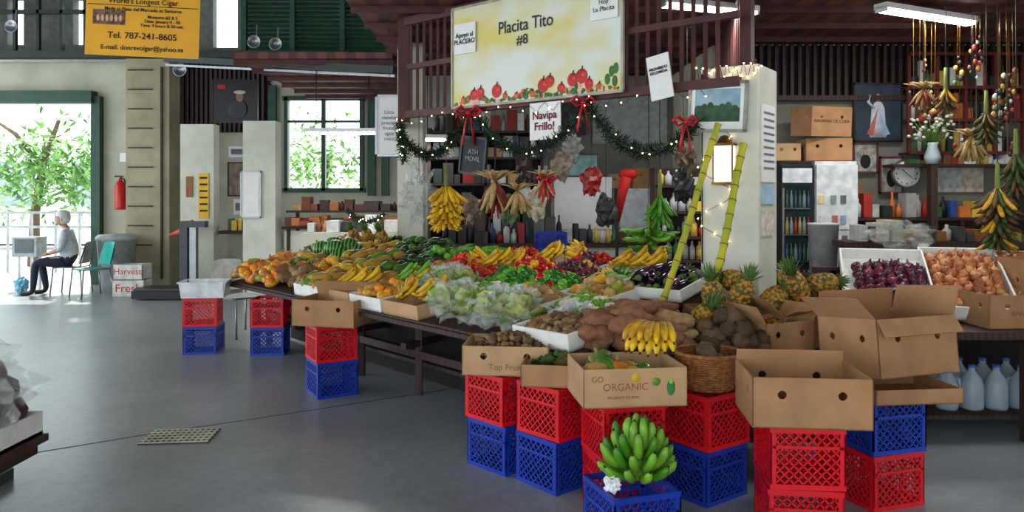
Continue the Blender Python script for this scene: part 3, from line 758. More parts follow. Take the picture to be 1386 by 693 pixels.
l2=[PX@Vector((-.26+.5*i/59,-.23,2.50+.05*math.sin(i*.9))) for i in range(60)]
l3=[PX@Vector((-.1+.13*math.sin(i/69*20),-.235,2.5-1.25*i/69)) for i in range(70)]
for l in(l1,l2,l3): b.tube(l,.002,wire,None,4)
pts=l1+l2+l3
for i,p in enumerate(pts):
    if i%3==0: b.ell(p,(.0055,.0055,.0055),lm,seg=6,n=4)
for p in gp:
    if R.random()<.35: b.ell(p+Vector((R.uniform(-.03,.03),-.07,R.uniform(-.03,.03))),(.005,)*3,lm,seg=6,n=4)
b.build('fairy_lights')

# pillar dressing
b,fin=board('framed_landscape',None,.42,.35,0,mat('landscape_print','#5d7f94',.5,col2='#27402c',scale=5),frame=mat('grey_frame','#8a8a80',.5),M=PX@T(-.08,-.235,2.25)@RY(.05))
b.box((0,-.0065,0),(.40,.002,.33),paper); b.box((0,-.008,.03),(.34,.003,.2),mat('landscape_sky','#8fa8b4',.5,col2='#6a8a98',scale=7)); b.box((0,-.009,-.06),(.34,.003,.10),mat('landscape_forest','#2a4a2c',.6,var=.4,scale=15)); 
for i in range(7): b.ell((-.14+.045*i,-.0095,-.01),(.028,.002,.02+.012*(i%3)),mat('landscape_forest'))
fin()
b=MB(); b.box((0,0,0),(.13,.07,.26),mat('lamp_glow','#fff4dc',.4,var=0,emit=1.8)); 
for z in(-.14,.14): b.box((0,0,z),(.16,.09,.02),mat('brass','#6a4a1a',.3,.6))
for x in(-.07,.07): b.box((x,-.036,0),(.01,.01,.27),mat('brass'))
b.lathe([(.06,.15),(.03,.20),(0,.21)],mat('brass')); b.build('wall_lantern',PX@T(-.02,-.255,1.83))
RM=PX@T(.222,-.02,0)@RZ(math.pi/2)
b,fin=board('posted_notices',None,.30,.56,0,paper,M=RM@T(0,0,1.98)) 
for i in range(9): b.box((0,-.008,.22-.05*i),(.24,.002,.016),mat('grey_print','#6a6a70',.7))
fin()
b,fin=board('blue_notice',None,.28,.14,0,mat('blue_print','#9ab8cc',.7),M=RM@T(0,0,1.61)); fin()
b,fin=board('poster',None,.26,.18,0,mat('pink_poster','#c8bcb0',.7,var=.3,scale=20),M=RM@T(0,0,1.40)); fin()
cane=mat('sugar_cane','#b8ae2c',.4,var=.2,scale=4,col2='#8a9428'); ring=mat('cane_ring','#6a5a2a',.6)
def canes(p0,p1,r,nm='sugarcane_stalk'):
    b=MB(); p0=Vector(p0);p1=Vector(p1); n=11; pts=[];rr=[]
    for i in range(n*3+1):
        t=i/(n*3); pts.append(p0.lerp(p1,t)+Vector((.01*math.sin(t*5),0,0))); rr.append(r*(1.1 if i%3==0 else .93))
    b.tube(pts,rr,cane,None,10)
    for i in range(1,n): 
        q=pts[i*3]; d=(p1-p0).normalized()*.004; b.tube([q-d,q+d],r*1.14,ring,None,10)
    b.build(nm)
canes((.97,5.12,.80),at(974,168,5.45),.024); canes((1.28,5.0,.88),at(1008,195,5.38),.026)
b=MB(); b.tube([PX@Vector((-.2,-.225,z)) for z in(2.5,2.2,1.6,1.1)],.005,blackm); b.build('power_cable')

def hang(name,px,py,Y,H_,L,r,ms,top=2.42,**k):
    b=MB(); p=at(px,py,Y); stalk(b,Matrix.Translation(p),H_,L,r,ms,**k); b.bar(p+Vector((0,0,.15)),(p.x,p.y,top),.006,blackm); b.build(name)
hang('hanging_banana_bunch',604,250,7.25,.34,.21,.023,[ban_y,ban_y2,ban_y],nh=6,per=13,th0=-1.05,bend=.45,r0=.035,top=2.42)
hang('hanging_green_plantains',878,305,6.5,.22,.25,.022,[ban_g,ban_g2],nh=3,per=10,th0=-.5,bend=.9,top=3.38)
hang('hanging_green_plantains',893,262,6.5,.2,.2,.018,[ban_g,ban_g],nh=3,per=7,th0=-1.2,bend=.6,top=3.38)
hang('hanging_ripe_plantains',1350,252,5.8,.42,.2,.02,[ban_b,ban_y2,ban_d,ban_b,ban_d],nh=6,per=11,th0=-1.1,bend=.7,top=3.4)
hang('hanging_ripe_plantains',1375,205,6.1,.3,.18,.018,[ban_b,ban_d],nh=4,per=8,th0=-1.3,bend=.7,top=3.4)
hang('hanging_ripe_plantains',1280,118,7.0,.2,.15,.016,[ban_b,ban_y2,ban_b],nh=3,per=7,th0=-1.3,bend=.8,top=3.4)
hang('hanging_ripe_plantains',1335,150,6.8,.25,.16,.016,[ban_b,ban_d,ban_b],nh=4,per=8,th0=-1.2,bend=.8,top=3.4)
corn=mat('corn_husk','#a88c58',.7,var=.2,scale=20); cornr=mat('corn_red','#6a1a10',.6,kind='voro',scale=120)
def dried(px,py,Y,sc=1,m2=cornr,top=2.40):
    b=MB(); p=at(px,py,Y)
    for i in range(22):
        a=i*.9; e=R.uniform(.15,.7); d=Vector((math.cos(a)*math.sin(e),math.sin(a)*math.sin(e),-math.cos(e)))
        b.tube([p,p+d*.1*sc,p+d*.24*sc],[.01*sc,.024*sc,.008*sc],m2 if i%2 else corn,None,7)
        d2=Vector((d.x*1.5,d.y*1.5,-d.z*.5)); b.tube([p,p+d2*.12*sc,p+d2*.17*sc+Vector((d.x*.1,0,0))],[.012*sc,.026*sc,.003],corn,None,5,sq=.3)
    b.bar(p,(p.x,p.y,top),.005,blackm); b.build('hanging_dried_corn')
dried(670,245,6.95,1.25); dried(738,240,6.62,.8,mat('red_ribbon')); dried(700,258,6.82,.9,corn); dried(1315,185,7.2,1.0,corn,3.4); dried(1250,120,7.2,.8,cornr,3.4)
b=MB(); p=at(567,262,7.6); blob(b,p,(.15,.1,.20),mat('milky_plastic_bag','#a4a8a4',.2,alpha=.25,spec=.8),.9,2.8,30,22,3); b.bar(p+Vector((0,0,.18)),(p.x,p.y,2.42),.006,blackm); b.build('hanging_plastic_bags')

# ---------------- interior furnishing
def goods(name,x0,x1,y,z,hm,cols,dy=.12,seed=1,bottles=.3,wr=(.05,.14)):
    rr=random.Random(seed); b=MB(); x=x0
    while x<x1:
        w=rr.uniform(*wr); h=hm*rr.uniform(.35,1)
        c=rr.choice(cols); m=mat('goods_'+c[1:],c,.5)
        if rr.random()<bottles:
            r=min(w/2,.04); h=max(h,.14); b.lathe([(0,0),(r,0),(r,h*.62),(r*.35,h*.8),(r*.35,h),(0,h)],m,T(x+r,y,z),10); w=2*r
        else: b.box((x+w/2,y+rr.uniform(-.02,.02),z+h/2),(w*.95,dy*rr.uniform(.7,1.4),h),m,None,rr.uniform(-.1,.1))
        x+=w+.008
    return b.build(name)
warm=['#7a3a20','#a8602c','#5a2c1c','#c8a060','#8a2018','#3a2a24','#b89468']
mixc=['#b8b8b0','#b02a24','#2a4a8a','#d8b040','#3a6a3a','#222222','#989890','#d07030','#d0d0cc']
darkmix=['#222222','#3a3a3a','#8a2018','#5a5a58','#a8a8a0','#4a3424','#2a3a5a','#7a5a3a','#1c2a20','#b8b8b0']
b=MB(); b.box((-2.65,12.3,1.1),(1.9,.6,.04),brownw); b.box((-2.65,12.3,1.35),(1.85,.3,.03),brownw)
for x in(-3.5,-2.6,-1.75):
    b.box((x,12.55,.7),(.05,.05,1.4),brownw); b.box((x,12.05,.55),(.05,.05,1.1),brownw)
b.box((-2.65,12.05,.6),(1.85,.02,.9),cream2)
b.build('cigar_counter')
goods('boxed_goods',-3.55,-1.7,12.1,1.12,.2,warm,.2,3,.05,(.1,.25)); goods('boxed_goods',-3.5,-1.75,12.35,1.365,.22,warm,.2,4,.15,(.1,.25)); goods('boxed_goods',-3.4,-2.0,11.9,1.14,.12,warm,.15,8,.0,(.1,.22))
b=MB(); b.box((-2.1,10.6,.55),(1.5,.5,1.1),cream2); b.build('low_display_counter')
goods('packaged_goods',-2.8,-1.45,10.6,1.105,.26,['#c8c8c0','#d0d0cc','#7a4a2c','#a88454','#222222','#b8b8b0'],.2,91,.3,(.08,.2))
b=MB(); b.box((-4.55,13.2,.98),(.8,.5,.05),brownw); b.box((-4.55,13.4,.48),(.78,.05,.95),cream); b.build('side_counter')
goods('papers_and_boxes',-4.85,-4.3,13.2,1.01,.25,mixc,.15,21,.2)
b,fin=board('yellow_poster',(-5.16,12.86,1.6),.17,.75,0,mat('yellow_poster','#d8a820',.6,var=.1)); 
for i in range(6): b.box((0,-.008,.3-.11*i),(.13,.003,.03),ink)
fin()
b,fin=board('green_red_flag_poster',(-5.40,12.86,1.75),.11,.35,0,mat('green_red','#2c7a3a',.6,col2='#b02a24',scale=6)); fin()
b,fin=board('white_notice_board',(-4.02,11.83,1.62),.3,.7,0,white,frame=steel); b.box((0,-.01,0),(.24,.004,.6),paper); fin()
b,fin=board('framed_print',(-4.9,13.95,1.9),.5,.6,0,mat('brown_print','#7a6a58',.6,var=.4,scale=8),frame=blackm); fin()
for (x,z,w,h) in((-4.95,1.4,.22,.28),(-4.65,1.42,.2,.26),(-5.0,2.4,.3,.2)):
    b,fin=board('wall_papers',(x,13.97,z),w,h,0,paper); b.box((0,-.008,0),(w*.7,.002,h*.5),mat('grey_print')); fin()

b=MB(); b.box((.4,9.5,1.0),(2.6,.5,.05),brownw); b.box((.4,9.3,.5),(2.5,.04,.98),cream2); b.box((.4,9.7,.5),(2.5,.04,.98),cream2); b.build('stall_counter')
goods('counter_goods',-.85,.2,9.4,1.025,.3,darkmix,.2,5,.4); goods('counter_goods',.68,1.65,9.4,1.025,.25,darkmix+mixc,.2,55,.4); goods('counter_goods',-.6,.6,9.62,1.025,.45,darkmix,.15,6,.2)
b=MB()
for z in(.5,1.4,1.75,2.1,2.45): b.box((-.35,10.4,z),(1.5,.4,.03),darkwood)
for x in(-1.1,-.35,.4): b.box((x,10.4,1.25),(.04,.4,2.5),darkwood)
b.box((-.35,10.61,1.25),(1.5,.02,2.5),darkpanel); b.build('storage_shelf_unit')
for k,z in enumerate((1.417,1.767,2.117,2.467)): goods('shelf_goods',-1.05,.36,10.35,z,.30,darkmix+['#c8c8c0','#9a7a5a','#d0d0cc','#c8a060','#b02a24'],.25,80+k,.25,(.07,.18))
def fridge(name,x,y,w,d,h,m,glass=False):
    b=MB(); b.box((0,0,h/2),(w,d,h),m)
    b.box((0,-d/2-.02,h*.5),(w*.98,.04,h*.96),blackm if glass else m)
    if glass:
        b.box((0,-d/2-.042,h*.48),(w*.8,.006,h*.78),mat('fridge_glass','#1b2628',.08)); b.box((0,-d/2-.045,h*.92),(w*.9,.01,h*.08),mat('fridge_header','#c8ccd0',.4))
        gc=['#5a6a6a','#7a2a20','#2a3a4a','#8a7a40','#2c4a30','#6a7a80']
        for q in range(5):
            b.box((0,-d/2-.05,.30+q*.29),(w*.78,.02,.012),steel)
            for i in range(6):
                b.lathe([(0,0),(.02,0),(.02,.12),(.008,.16),(.008,.19),(0,.19)],mat('bottle_'+gc[(i*2+q)%6][1:],gc[(i*2+q)%6],.25),T(-w*.32+i*w*.13,-d/2-.055,.31+q*.29),8)
        b.box((-w*.44,-d/2-.06,h*.5),(.02,.03,h*.7),steel)
    else: b.box((0,-d/2-.042,h*.62),(w*.98,.004,.008),blackm)
    b.box((w*.42,-d/2-.06,h*.55),(.02,.03,.35),steel)
    return b.build(name,T(x,y,0),bevel=.008)
fridge('refrigerator',.95,10.6,.78,.6,1.85,white)
fridge('refrigerator',1.8,10.7,.7,.6,1.7,mat('fridge_grey','#b8bcc0',.35))
cbox('cardboard_box',1.85,10.7,1.70,.45,.4,.28,.1); cbox('cardboard_box',1.5,10.72,1.70,.3,.3,.2,-.1,m=card2)
fridge('drinks_cooler',3.12,8.75,.36,.6,1.98,blackm,True)
fridge('refrigerator',3.56,8.75,.46,.6,1.98,mat('fridge_white','#c6c8c8',.35))
b=MB(); mg=['#b8b8b0','#a85a50','#8a9ab0','#c8b880','#7a8a7a','#5a5a5a']
for i in range(12): b.box((3.40+.12*(i%3)+R.uniform(-.02,.02),8.40,.9+.22*(i//3)),(.06,.006,.09),mat('goods_'+mg[i%6][1:],mg[i%6],.6),None)
b.build('fridge_magnets_and_notes')
cbox('cardboard_box',3.55,8.75,1.99,.5,.4,.25,-.1); cbox('cardboard_box',3.50,8.72,2.27,.52,.38,.33,.25,tx=[('BANANAS DE CUBA',0,.17,.05,ink)],tilt=.06)
cbox('cardboard_box',3.1,8.8,1.99,.3,.35,.2,0,m=card2)
b=MB(); b.box((0,0,.16),(.42,.25,.32),mat('tank_water','#8fc0b8',.1,alpha=.7)); 
for s in(-1,1):
    for z in(.01,.31): b.box((0,s*.125,z),(.44,.02,.02),blackm)
b.build('glass_tank',T(.95,10.6,1.855))
stack_=MB(); stack_.box((.45,8.9,.45),(.4,.4,.9),brownw); stack_.build('display_plinth'); putcrate('b',.45,8.9,.905,.1)
b=MB()
for z in(.9,1.15,1.42,1.7): b.box((1.9,8.3,z),(.75,.3,.025),brownw)
for s in(-1,1): b.box((1.9+s*.37,8.3,.95),(.03,.3,1.9),brownw)
b.box((1.9,8.44,.95),(.75,.02,1.9),darkwood)
b.build('bottle_shelf')
for k,z in enumerate((.92,1.165,1.435,1.715)): goods('bottles',1.55,2.22,8.25,z,.22,['#a8a8a0','#b02a24','#d8b040','#4a7a3a','#b8b8b8','#222222'],.1,30+k,.8)
b=MB(); b.tube([at(848,240,8.0),at(842,262,8.0),at(835,300,8.0)],[.06,.05,.03],mat('red_cloth','#a00c0c',.7)); b.ell(at(850,236,8.0),(.1,.05,.06),mat('red_cloth')); p=at(835,300,8.0); b.bar(p,(p.x,p.y,0),.03,blackm); b.build('red_fan_on_stand')
b,fin=board('posted_sheet',(1.75,11.4,2.75),1.1,.75,0,mat('grey_sheet','#a8aca8',.6)); fin()
b,fin=board('posted_sheet',(.9,11.4,2.75),.4,.5,0,mat('dark_poster','#3a3c40',.6,var=.5,scale=10)); fin()
b=MB()
for i,(px,py,Y,m_) in enumerate([(710,230,8.6,'#3a2a24'),(760,225,8.4,'#7a6a58'),(800,245,8.2,'#8a2018'),(820,285,7.9,'#2a2a2a'),(690,285,8.3,'#4a5a3a'),(930,215,7.4,'#5a4a3a'),(925,250,7.4,'#222222'),(640,285,8.4,'#6a5a4a'),(775,200,8.8,'#8a8a84'),(725,275,8.0,'#a89a84')]):
    p=at(px,py,Y); blob(b,p,(.1,.08,.15),mat('bagstock_'+m_[1:],m_,.4,var=.4,scale=20),.6,2.5,14,10,i); b.bar(p+Vector((0,0,.1)),(p.x,p.y,3.4),.004,blackm)
b.build('hanging_bagged_stock')

# right wall dressing
b,fin=board('jesus_painting',at(1188,152,9.12),.56,.68,0,mat('painting_blue','#22303e',.5,var=.4,scale=4),frame=mat('dark_frame','#1c1410',.4))
robe=mat('robe_white','#b8bcc4',.6)
b.lathe([(0,-.3),(.11,-.3),(.09,-.1),(.08,.05),(.04,.12),(0,.13)],robe,T(0,-.012,0)@Matrix.Diagonal((1,.03,1,1)))
b.ell((0,-.014,.17),(.035,.003,.048),mat('face_print','#b08a68',.6)); b.ell((0,-.012,.18),(.05,.002,.07),mat('hair_print','#4a2c1a',.6))
b.tube([(-.05,-.014,.05),(-.12,-.014,.12),(-.1,-.014,.2)],.018,robe); 
b.add([(0,-.016,.05),(-.14,-.016,-.26),(-.06,-.016,-.28)],[(0,1,2)],mat('ray_red','#a85a50',.6),None,False); b.add([(0,-.016,.05),(.06,-.016,-.28),(.14,-.016,-.26)],[(0,1,2)],mat('ray_blue','#8aa8c8',.6),None,False)
fin()
for px,py,w,h in((1171,214,.28,.34),(1206,237,.26,.42)):
    b,fin=board('framed_photo',at(px,py,9.14),w,h,0,mat('photo_mix','#8f8f88',.6,var=.5,scale=12),frame=mat('red_frame','#5a2420',.4)); b.ell((0,-.01,-.04),(w*.22,.003,h*.25),ink); b.ell((0,-.012,h*.2),(w*.1,.003,w*.12),mat('face_print')); fin()
b=MB(); c=at(1226,235,9.05)
b.lathe([(.165,-.03),(.165,.02),(.15,.03),(.145,.02)],steel,Matrix.Translation(c)@RX(math.pi/2),32); b.lathe([(.15,.0),(.148,.022),(0,.022)],white,Matrix.Translation(c)@RX(math.pi/2),32)
for i in range(12): a=i*math.pi/6; b.box((c.x+.12*math.sin(a),c.y-.024,c.z+.12*math.cos(a)),(.014,.003,.014),ink)
b.bar(c+Vector((0,-.026,0)),c+Vector((-.05,-.026,.05)),.012,ink,h=.004); b.bar(c+Vector((0,-.026,0)),c+Vector((.07,-.026,-.06)),.009,ink,h=.004); b.build('wall_clock')
b=MB(); rf=mat('red_lacquer','#5e2420',.5)
x0,x1,z0,z1=4.62,5.95,2.1,3.25
for x in(x0,x0+.33,x0+.66,x0+1,x1): b.box((x,8.95,(z0+z1)/2),(.035,.04,z1-z0),rf)
for z in(z0,z0+.38,z0+.76,z1): b.box(((x0+x1)/2,8.95,z),(x1-x0,.1,.035),rf)
for z in(z0,z0+.38,z0+.76): b.box(((x0+x1)/2,9.06,z),(x1-x0,.26,.02),rf)
b.build('red_display_rack')
trc=['#8a2a24','#a88a40','#a8a8a0','#3a5a3a','#7a502c','#4a1420','#c0c0bc','#a05a30','#2a2a2a','#223028']
for k,z in enumerate((z0,z0+.38,z0+.76)): goods('trinkets',x0+.04,x1-.1,8.99,z+.02,.3,trc,.06,50+k,.4,(.04,.1))
b=MB()
for z in(1.33,1.0,1.95): b.box((5.2,9.02,z),(2.6 if z<1.9 else 1.6,.32,.03),brownw)
b.box((5.2,9.16,.7),(2.6,.04,1.3),darkwood)
for x in(3.92,5.2,6.48): b.box((x,8.9,.66),(.04,.06,1.32),brownw)
b.build('wall_shelves')
goods('shelf_goods',4.0,6.4,8.98,1.35,.3,mixc+trc,.14,60,.4); goods('shelf_goods',4.0,6.4,8.98,1.02,.25,mixc+trc,.14,61,.3); goods('shelf_goods',4.6,5.9,8.98,1.97,.12,trc,.14,62,.3)
for (px,py,w,h,cc) in((1285,243,.28,.3,'#a8a8a8'),(1316,243,.26,.3,'#b8aa98'),(1255,285,.2,.16,'#c8b890'),(1160,258,.14,.2,'#8a5a40')):
    b,fin=board('wall_papers',at(px,py,9.16),w,h,0,mat('wp_'+cc[1:],cc,.7,var=.3,scale=14)); fin()
b=MB(); p=at(1262,222,8.6)
b.lathe([(0,0),(.06,0),(.09,.08),(.05,.2),(.065,.24),(.055,.24),(.04,.2),(0,.2)],mat('vase_glass','#9fb0b0',.2),Matrix.Translation(p))
for i in range(55):
    d=Vector((R.uniform(-.22,.24),R.uniform(-.1,.1),R.uniform(.28,.55))); b.tube([p+Vector((0,0,.2)),p+d],.004,stemg,None,4); b.ell(p+d,(.022,.022,.018),mat('white_petals','#c8c8b4',.6),seg=7,n=5)
b.bar(p+Vector((0,0,0)),(p.x,p.y,0) ,.08,brownw); b.build('flower_vase_on_stand')
b=MB()
for i in range(20):
    px=R.uniform(1235,1375); Y=R.uniform(7.2,7.6); p=at(px,60,Y); q=at(px+R.uniform(-2,2),R.uniform(90,215),Y); b.bar((p.x,p.y,3.42),q,.004,mat('brass'))
    for k in range(R.randint(3,7)): c_=q+Vector((R.uniform(-.05,.05),0,.05*k)); rr_=R.uniform(.5,1.2); b.ell(c_,(.025*rr_,.02*rr_,.03*rr_),mat('goods_'+R.choice(trc)[1:]),seg=7,n=5)
b.build('hanging_trinkets')

# right table w/ onions
b=MB(); b.box((3.35,5.55,.70),(2.0,1.25,.05),brownw)
for x in(2.42,3.35,4.28):
    for y in(5.0,6.1): b.box((x,y,.34),(.06,.06,.68),brownw)
b.box((3.35,5.6,.12),(1.9,.95,.03),brownw); b.box((3.35,6.12,.4),(1.9,.03,.6),darkpanel)  # low shelf, then a dark sheet in place of under-table shade
b.bar((2.5,6.0,.72),(2.5,6.0,1.02),.05,brownw); b.bar((3.8,6.0,.72),(3.8,6.0,1.02),.05,brownw); b.bar((2.35,6.0,1.02),(3.9,6.0,1.02),.05,brownw)
b.build('onion_table')
M1=T(2.72,5.6,.92)@RZ(-.35)@RX(.42); M2=T(3.3,5.6,.93)@RZ(-.35)@RX(.42)
tray('foam_produce_tray',M1,.29,.44,.1); tray('foam_produce_tray',M2,.26,.44,.1)
pile('red_onions','redonion',M1@T(.03,-.08,0),.24,.33,.05,base=.02,dens=.78); pile('onions','onion',M2,.23,.38,.06,base=.02,dens=.8)
M3=T(3.8,5.6,.93)@RZ(-.3)@RX(.4); tray('foam_produce_tray',M3,.22,.4,.1,card2); pile('onions','onion',M3,.2,.35,.05,base=.02,dens=.85)
jm=mat('water_jug_plastic','#b0c0ca',.15,alpha=.6,var=.05)
for i in range(12):
    b=MB(); b.lathe([(0,0),(.07,0),(.075,.02),(.075,.16),(.06,.21),(.022,.26),(.022,.285),(0,.285)],jm,T(0,0,0),14,.04,4)
    b.cyl((0,0,.283),(0,0,.30),.024,mat('jug_cap','#3a6ab0',.4)); b.tube([(.05,0,.21),(.085,0,.2),(.09,0,.15),(.072,0,.1)],.009,jm,None,6)
    b.build('water_jug',T(2.75+(i//2)*.17+(i%2)*.04+.25,5.3+(i%2)*.22,.136)@RZ(i*.5))
b=MB(); blob(b,(3.5,6.9,1.24),(.26,.2,.12),mat('milky_plastic_bag'),.7,2.6,24,16,5); b.box((3.5,6.9,.56),(.7,.5,1.12),brownw); b.build('bagged_goods_on_stand')
goods('bread_bags',3.2,4.6,7.2,1.18,.2,['#a8a8a0','#a88458','#b8b098','#885022','#3a3a3a'],.2,71,.1); b=MB(); b.box((3.9,7.25,1.15),(1.6,.4,.05),brownw); b.box((3.9,7.4,.57),(1.5,.04,1.14),brownw); b.build('back_bench')
b=MB(); b.lathe([(0,0),(.13,0),(.15,.5),(.155,.5),(.155,.52),(0,.53)],mat('bin_white','#b0b2b0',.5),T(3.2,7.9,.8),20); b.box((3.2,7.9,.4),(.4,.4,.8),brownw); b.build('white_bucket_on_stand')

# ---------------- left foreground table
b=MB(); b.box((-2.80,2.85,.535),(1.5,1.1,.03),brownw); b.box((-2.80,2.85,.495),(1.44,1.04,.05),mat('table_brown_wood'))
for x in(-2.35,-3.4):
    for y in(2.5,3.1): b.box((x,y,.24),(.06,.06,.48),brownw)
b.build('foreground_table')
Mf=T(-2.45,2.97,.552); tray('foam_produce_tray',Mf,.38,.42,.10)
pile('purple_cabbages',['plum','plum','plum','taro'],Mf@T(.08,.10,0),.28,.30,.30,base=.02,dens=.7)
b=MB(); blob(b,(-2.33,3.08,.84),(.29,.32,.24),bagm,.6,2.6,30,20,8); b.build('plastic_bag')
b=MB(); b.box((-3.42,3.7,.03),(1.2,1.3,.06),mat('green_mat','#2e3e34',.8)); b.build('rubber_mat')

# ---------------- far left furniture
b=MB(); c=at(163,258,13.85)
b.lathe([(0,0),(.09,0),(.095,.03),(.095,.42),(.06,.5),(.03,.53),(.03,.57),(0,.57)],mat('extinguisher_red','#b81c18',.3),T(c.x,c.y,1.35),16)
b.tube([(c.x,c.y,1.93),(c.x+.08,c.y-.03,1.9),(c.x+.14,c.y,1.7)],.014,blackm); b.box((c.x-.03,c.y,1.95),(.14,.03,.03),blackm); b.box((c.x,c.y+.08,1.6),(.12,.1,.3),steel); b.build('fire_extinguisher')
b,fin=board('extinguisher_sign',(c.x,13.99,2.3),.16,.16,0,paper); fin()
b=MB(); b.lathe([(0,0),(.22,0),(.27,.75),(.29,.76),(.29,.8),(.25,.84),(0,.86)],mat('bin_grey','#a6aaaa',.5),T(-6.72,13.05,.0)@Matrix.Scale(1.12,4),22,0.01,11)
b.build('trash_can')
cbox('cardboard_box',-6.1,12.35,0,.48,.36,.26,.1,m=mat('white_carton','#c8c4bc',.7),holes=False,tx=[('Fresh',0,.13,.18,redink)]); cbox('cardboard_box',-6.1,12.36,.265,.46,.34,.24,.0,m=mat('white_carton'),holes=False,tx=[('Harvest',0,.13,.14,redink)])
b=MB(); b.box((-5.45,12.0,.08),(.75,.5,.12),blackm); b.box((-5.45,12.0,.16),(.7,.46,.03),mat('scale_plate','#3a3c40',.4,.5)); b.build('floor_scale_platform')
b=MB(); b.box((-5.05,12.2,.55),(.1,.1,1.1),steel); b.box((-5.05,12.2,1.15),(.4,.14,.10),mat('scale_head','#3a3e42',.4)); b.box((-5.2,12.25,.6),(.12,.2,1.2),mat('scale_head')); b.box((-5.1,12.2,.05),(.45,.5,.1),blackm); b.build('weighing_scale')
b=MB(); b.tube([(-5.62,12.6,.95),(-5.4,12.6,1.02),(-5.2,12.6,1.12)],[.02,.06,.1],mat('red_cone','#b04030',.5)); b.bar((-5.2,12.6,1.1),(-5.2,12.6,0),.02,blackm); b.build('red_funnel_stand')
b=MB(); b.box((0,0,.72),(.42,.3,.34),mat('grey_case','#9aa0a0',.5)); b.box((0,-.155,.74),(.32,.01,.24),mat('dark_panel','#4b5255',.3)); 
for x in(-.18,.18): b.box((x,0,.28),(.03,.03,.56),steel)
b.build('grey_cabinet_on_stand',T(-8.35,13.3,0))

teal=mat('teal_plastic','#22a090',.4,var=.1); 
def chair(name,x,y,rz,m):
    b=MB()
    vs=[];n=6
    for i in range(n+1):
        for j in range(n+1):
            u=i/n*2-1;v=j/n*2-1; vs.append((u*.22,v*.22,.45+.02*(u*u+v*v)*.5-.01))
    fs=[(i*(n+1)+j,(i+1)*(n+1)+j,(i+1)*(n+1)+j+1,i*(n+1)+j+1) for i in range(n) for j in range(n)]
    b.add(vs,fs,m); b.add([(v[0],v[1],v[2]-.015) for v in vs],[f[::-1] for f in fs],m)
    vs=[]
    for i in range(n+1):
        for j in range(n+1):
            t=i/n; v=j/n*2-1; w=.21-.03*t*t; vs.append((.23+.09*t-.04*v*v,v*w,.5+.36*t-.02*v*v*t))
    b.add(vs,fs,m); b.add([(v[0]+.014,v[1],v[2]) for v in vs],[f[::-1] for f in fs],m)
    for sx,sy in((-.2,-.2),(-.2,.2),(.2,-.2),(.2,.2)): b.tube([(sx,sy,.45),(sx*1.2,sy*1.1,0)],.011,steel,None,8)
    for sy in(-.2,.2): b.tube([(.2,sy,.44),(.235,sy,.55),(.28,sy*.9,.75)],.011,steel,None,8); b.tube([(-.2,sy,.44),(.2,sy,.44)],.011,steel,None,8)
    return b.build(name,T(x,y,0)@RZ(rz))
chair('plastic_chair',-6.68,12.2,.9,teal)
chair('plastic_chair',-7.22,12.6,.15,mat('beige_plastic','#9a9484',.5))
chair('plastic_chair',-3.12,8.85,2.5,mat('white_plastic','#c8c8c4',.4))

# ---------------- man
def skin(name,J,E,root,matf,sub=2,parent=None):
    me=bpy.data.meshes.new(name); names=list(J); idx={n:i for i,n in enumerate(names)}
    me.from_pydata([J[n][0] for n in names],[(idx[a],idx[c]) for a,c in E],[])
    o=bpy.data.objects.new(name,me); bpy.context.scene.collection.objects.link(o)
    md=o.modifiers.new('skin','SKIN'); md.use_smooth_shade=True
    if not me.skin_vertices: me.skin_vertices.new()
    for i,n in enumerate(names):
        r=J[n][1]; r=r if hasattr(r,'__len__') else (r,r)
        me.skin_vertices[0].data[i].radius=r; me.skin_vertices[0].data[i].use_root=(n==root)
    s=o.modifiers.new('sub','SUBSURF'); s.levels=sub; s.render_levels=sub
    dg=bpy.context.evaluated_depsgraph_get(); dg.update()
    nm=bpy.data.meshes.new_from_object(o.evaluated_get(dg))
    o.modifiers.clear(); o.data=nm; nm.materials.clear()
    ms=[]
    for p in nm.polygons:
        m=matf(p.center)
        if m not in ms: ms.append(m)
    for m in ms: nm.materials.append(m)
    for p in nm.polygons: p.material_index=ms.index(matf(p.center)); p.use_smooth=True
    if parent: o.parent=parent
    return o
sk=mat('skin_tone','#a87c60',.55,var=.08); shirt=mat('grey_white_shirt','#b4b8be',.8,var=.12,scale=12,bump=.2); jeans=mat('dark_jeans','#1e2638',.8,var=.2); shoe=mat('dark_shoe','#1a1a1c',.6); hairm=mat('white_hair','#c8c6c0',.8); capm=mat('light_cap','#bdbdb8',.7)
man=bpy.data.objects.new('seated_man',None); bpy.context.scene.collection.objects.link(man)
J={'pel':((0,0,.55),(.16,.14)),'wa':((.0,0,.72),(.17,.15)),'ch':((-.02,0,.93),(.18,.14)),'nk0':((-.05,0,1.05),.08),'nk':((-.07,0,1.10),.05),'hd':((-.09,0,1.15),.05)}
E=[('pel','wa'),('wa','ch'),('ch','nk0'),('nk0','nk'),('nk','hd')]
for s,t in((-1,'l'),(1,'r')):
    J.update({'sh'+t:((-.03,s*.19,1.0),.07),'el'+t:((-.06,s*.25,.76),.05),'wr'+t:((-.28,s*.12,.68),.028),'hp'+t:((-.04,s*.10,.53),.1),'kn'+t:((-.46,s*.13,.55),.072),'an'+t:((-.44+.06*s,s*.12,.10),.045),'fo'+t:((-.47+.06*s,s*.12,.05),.04),'to'+t:((-.62+.06*s,s*.13,.035),.032)})
    E+=[('ch','sh'+t),('sh'+t,'el'+t),('el'+t,'wr'+t),('pel','hp'+t),('hp'+t,'kn'+t),('kn'+t,'an'+t),('an'+t,'fo'+t),('fo'+t,'to'+t)]
def mf(c):
    if c.z>1.09: return sk
    if c.z<.13: return shoe
    if c.x<-.12 and c.z>.65 and c.z<.80 and abs(c.y)>.05: return sk
    if c.z<.62: return jeans
    return shirt
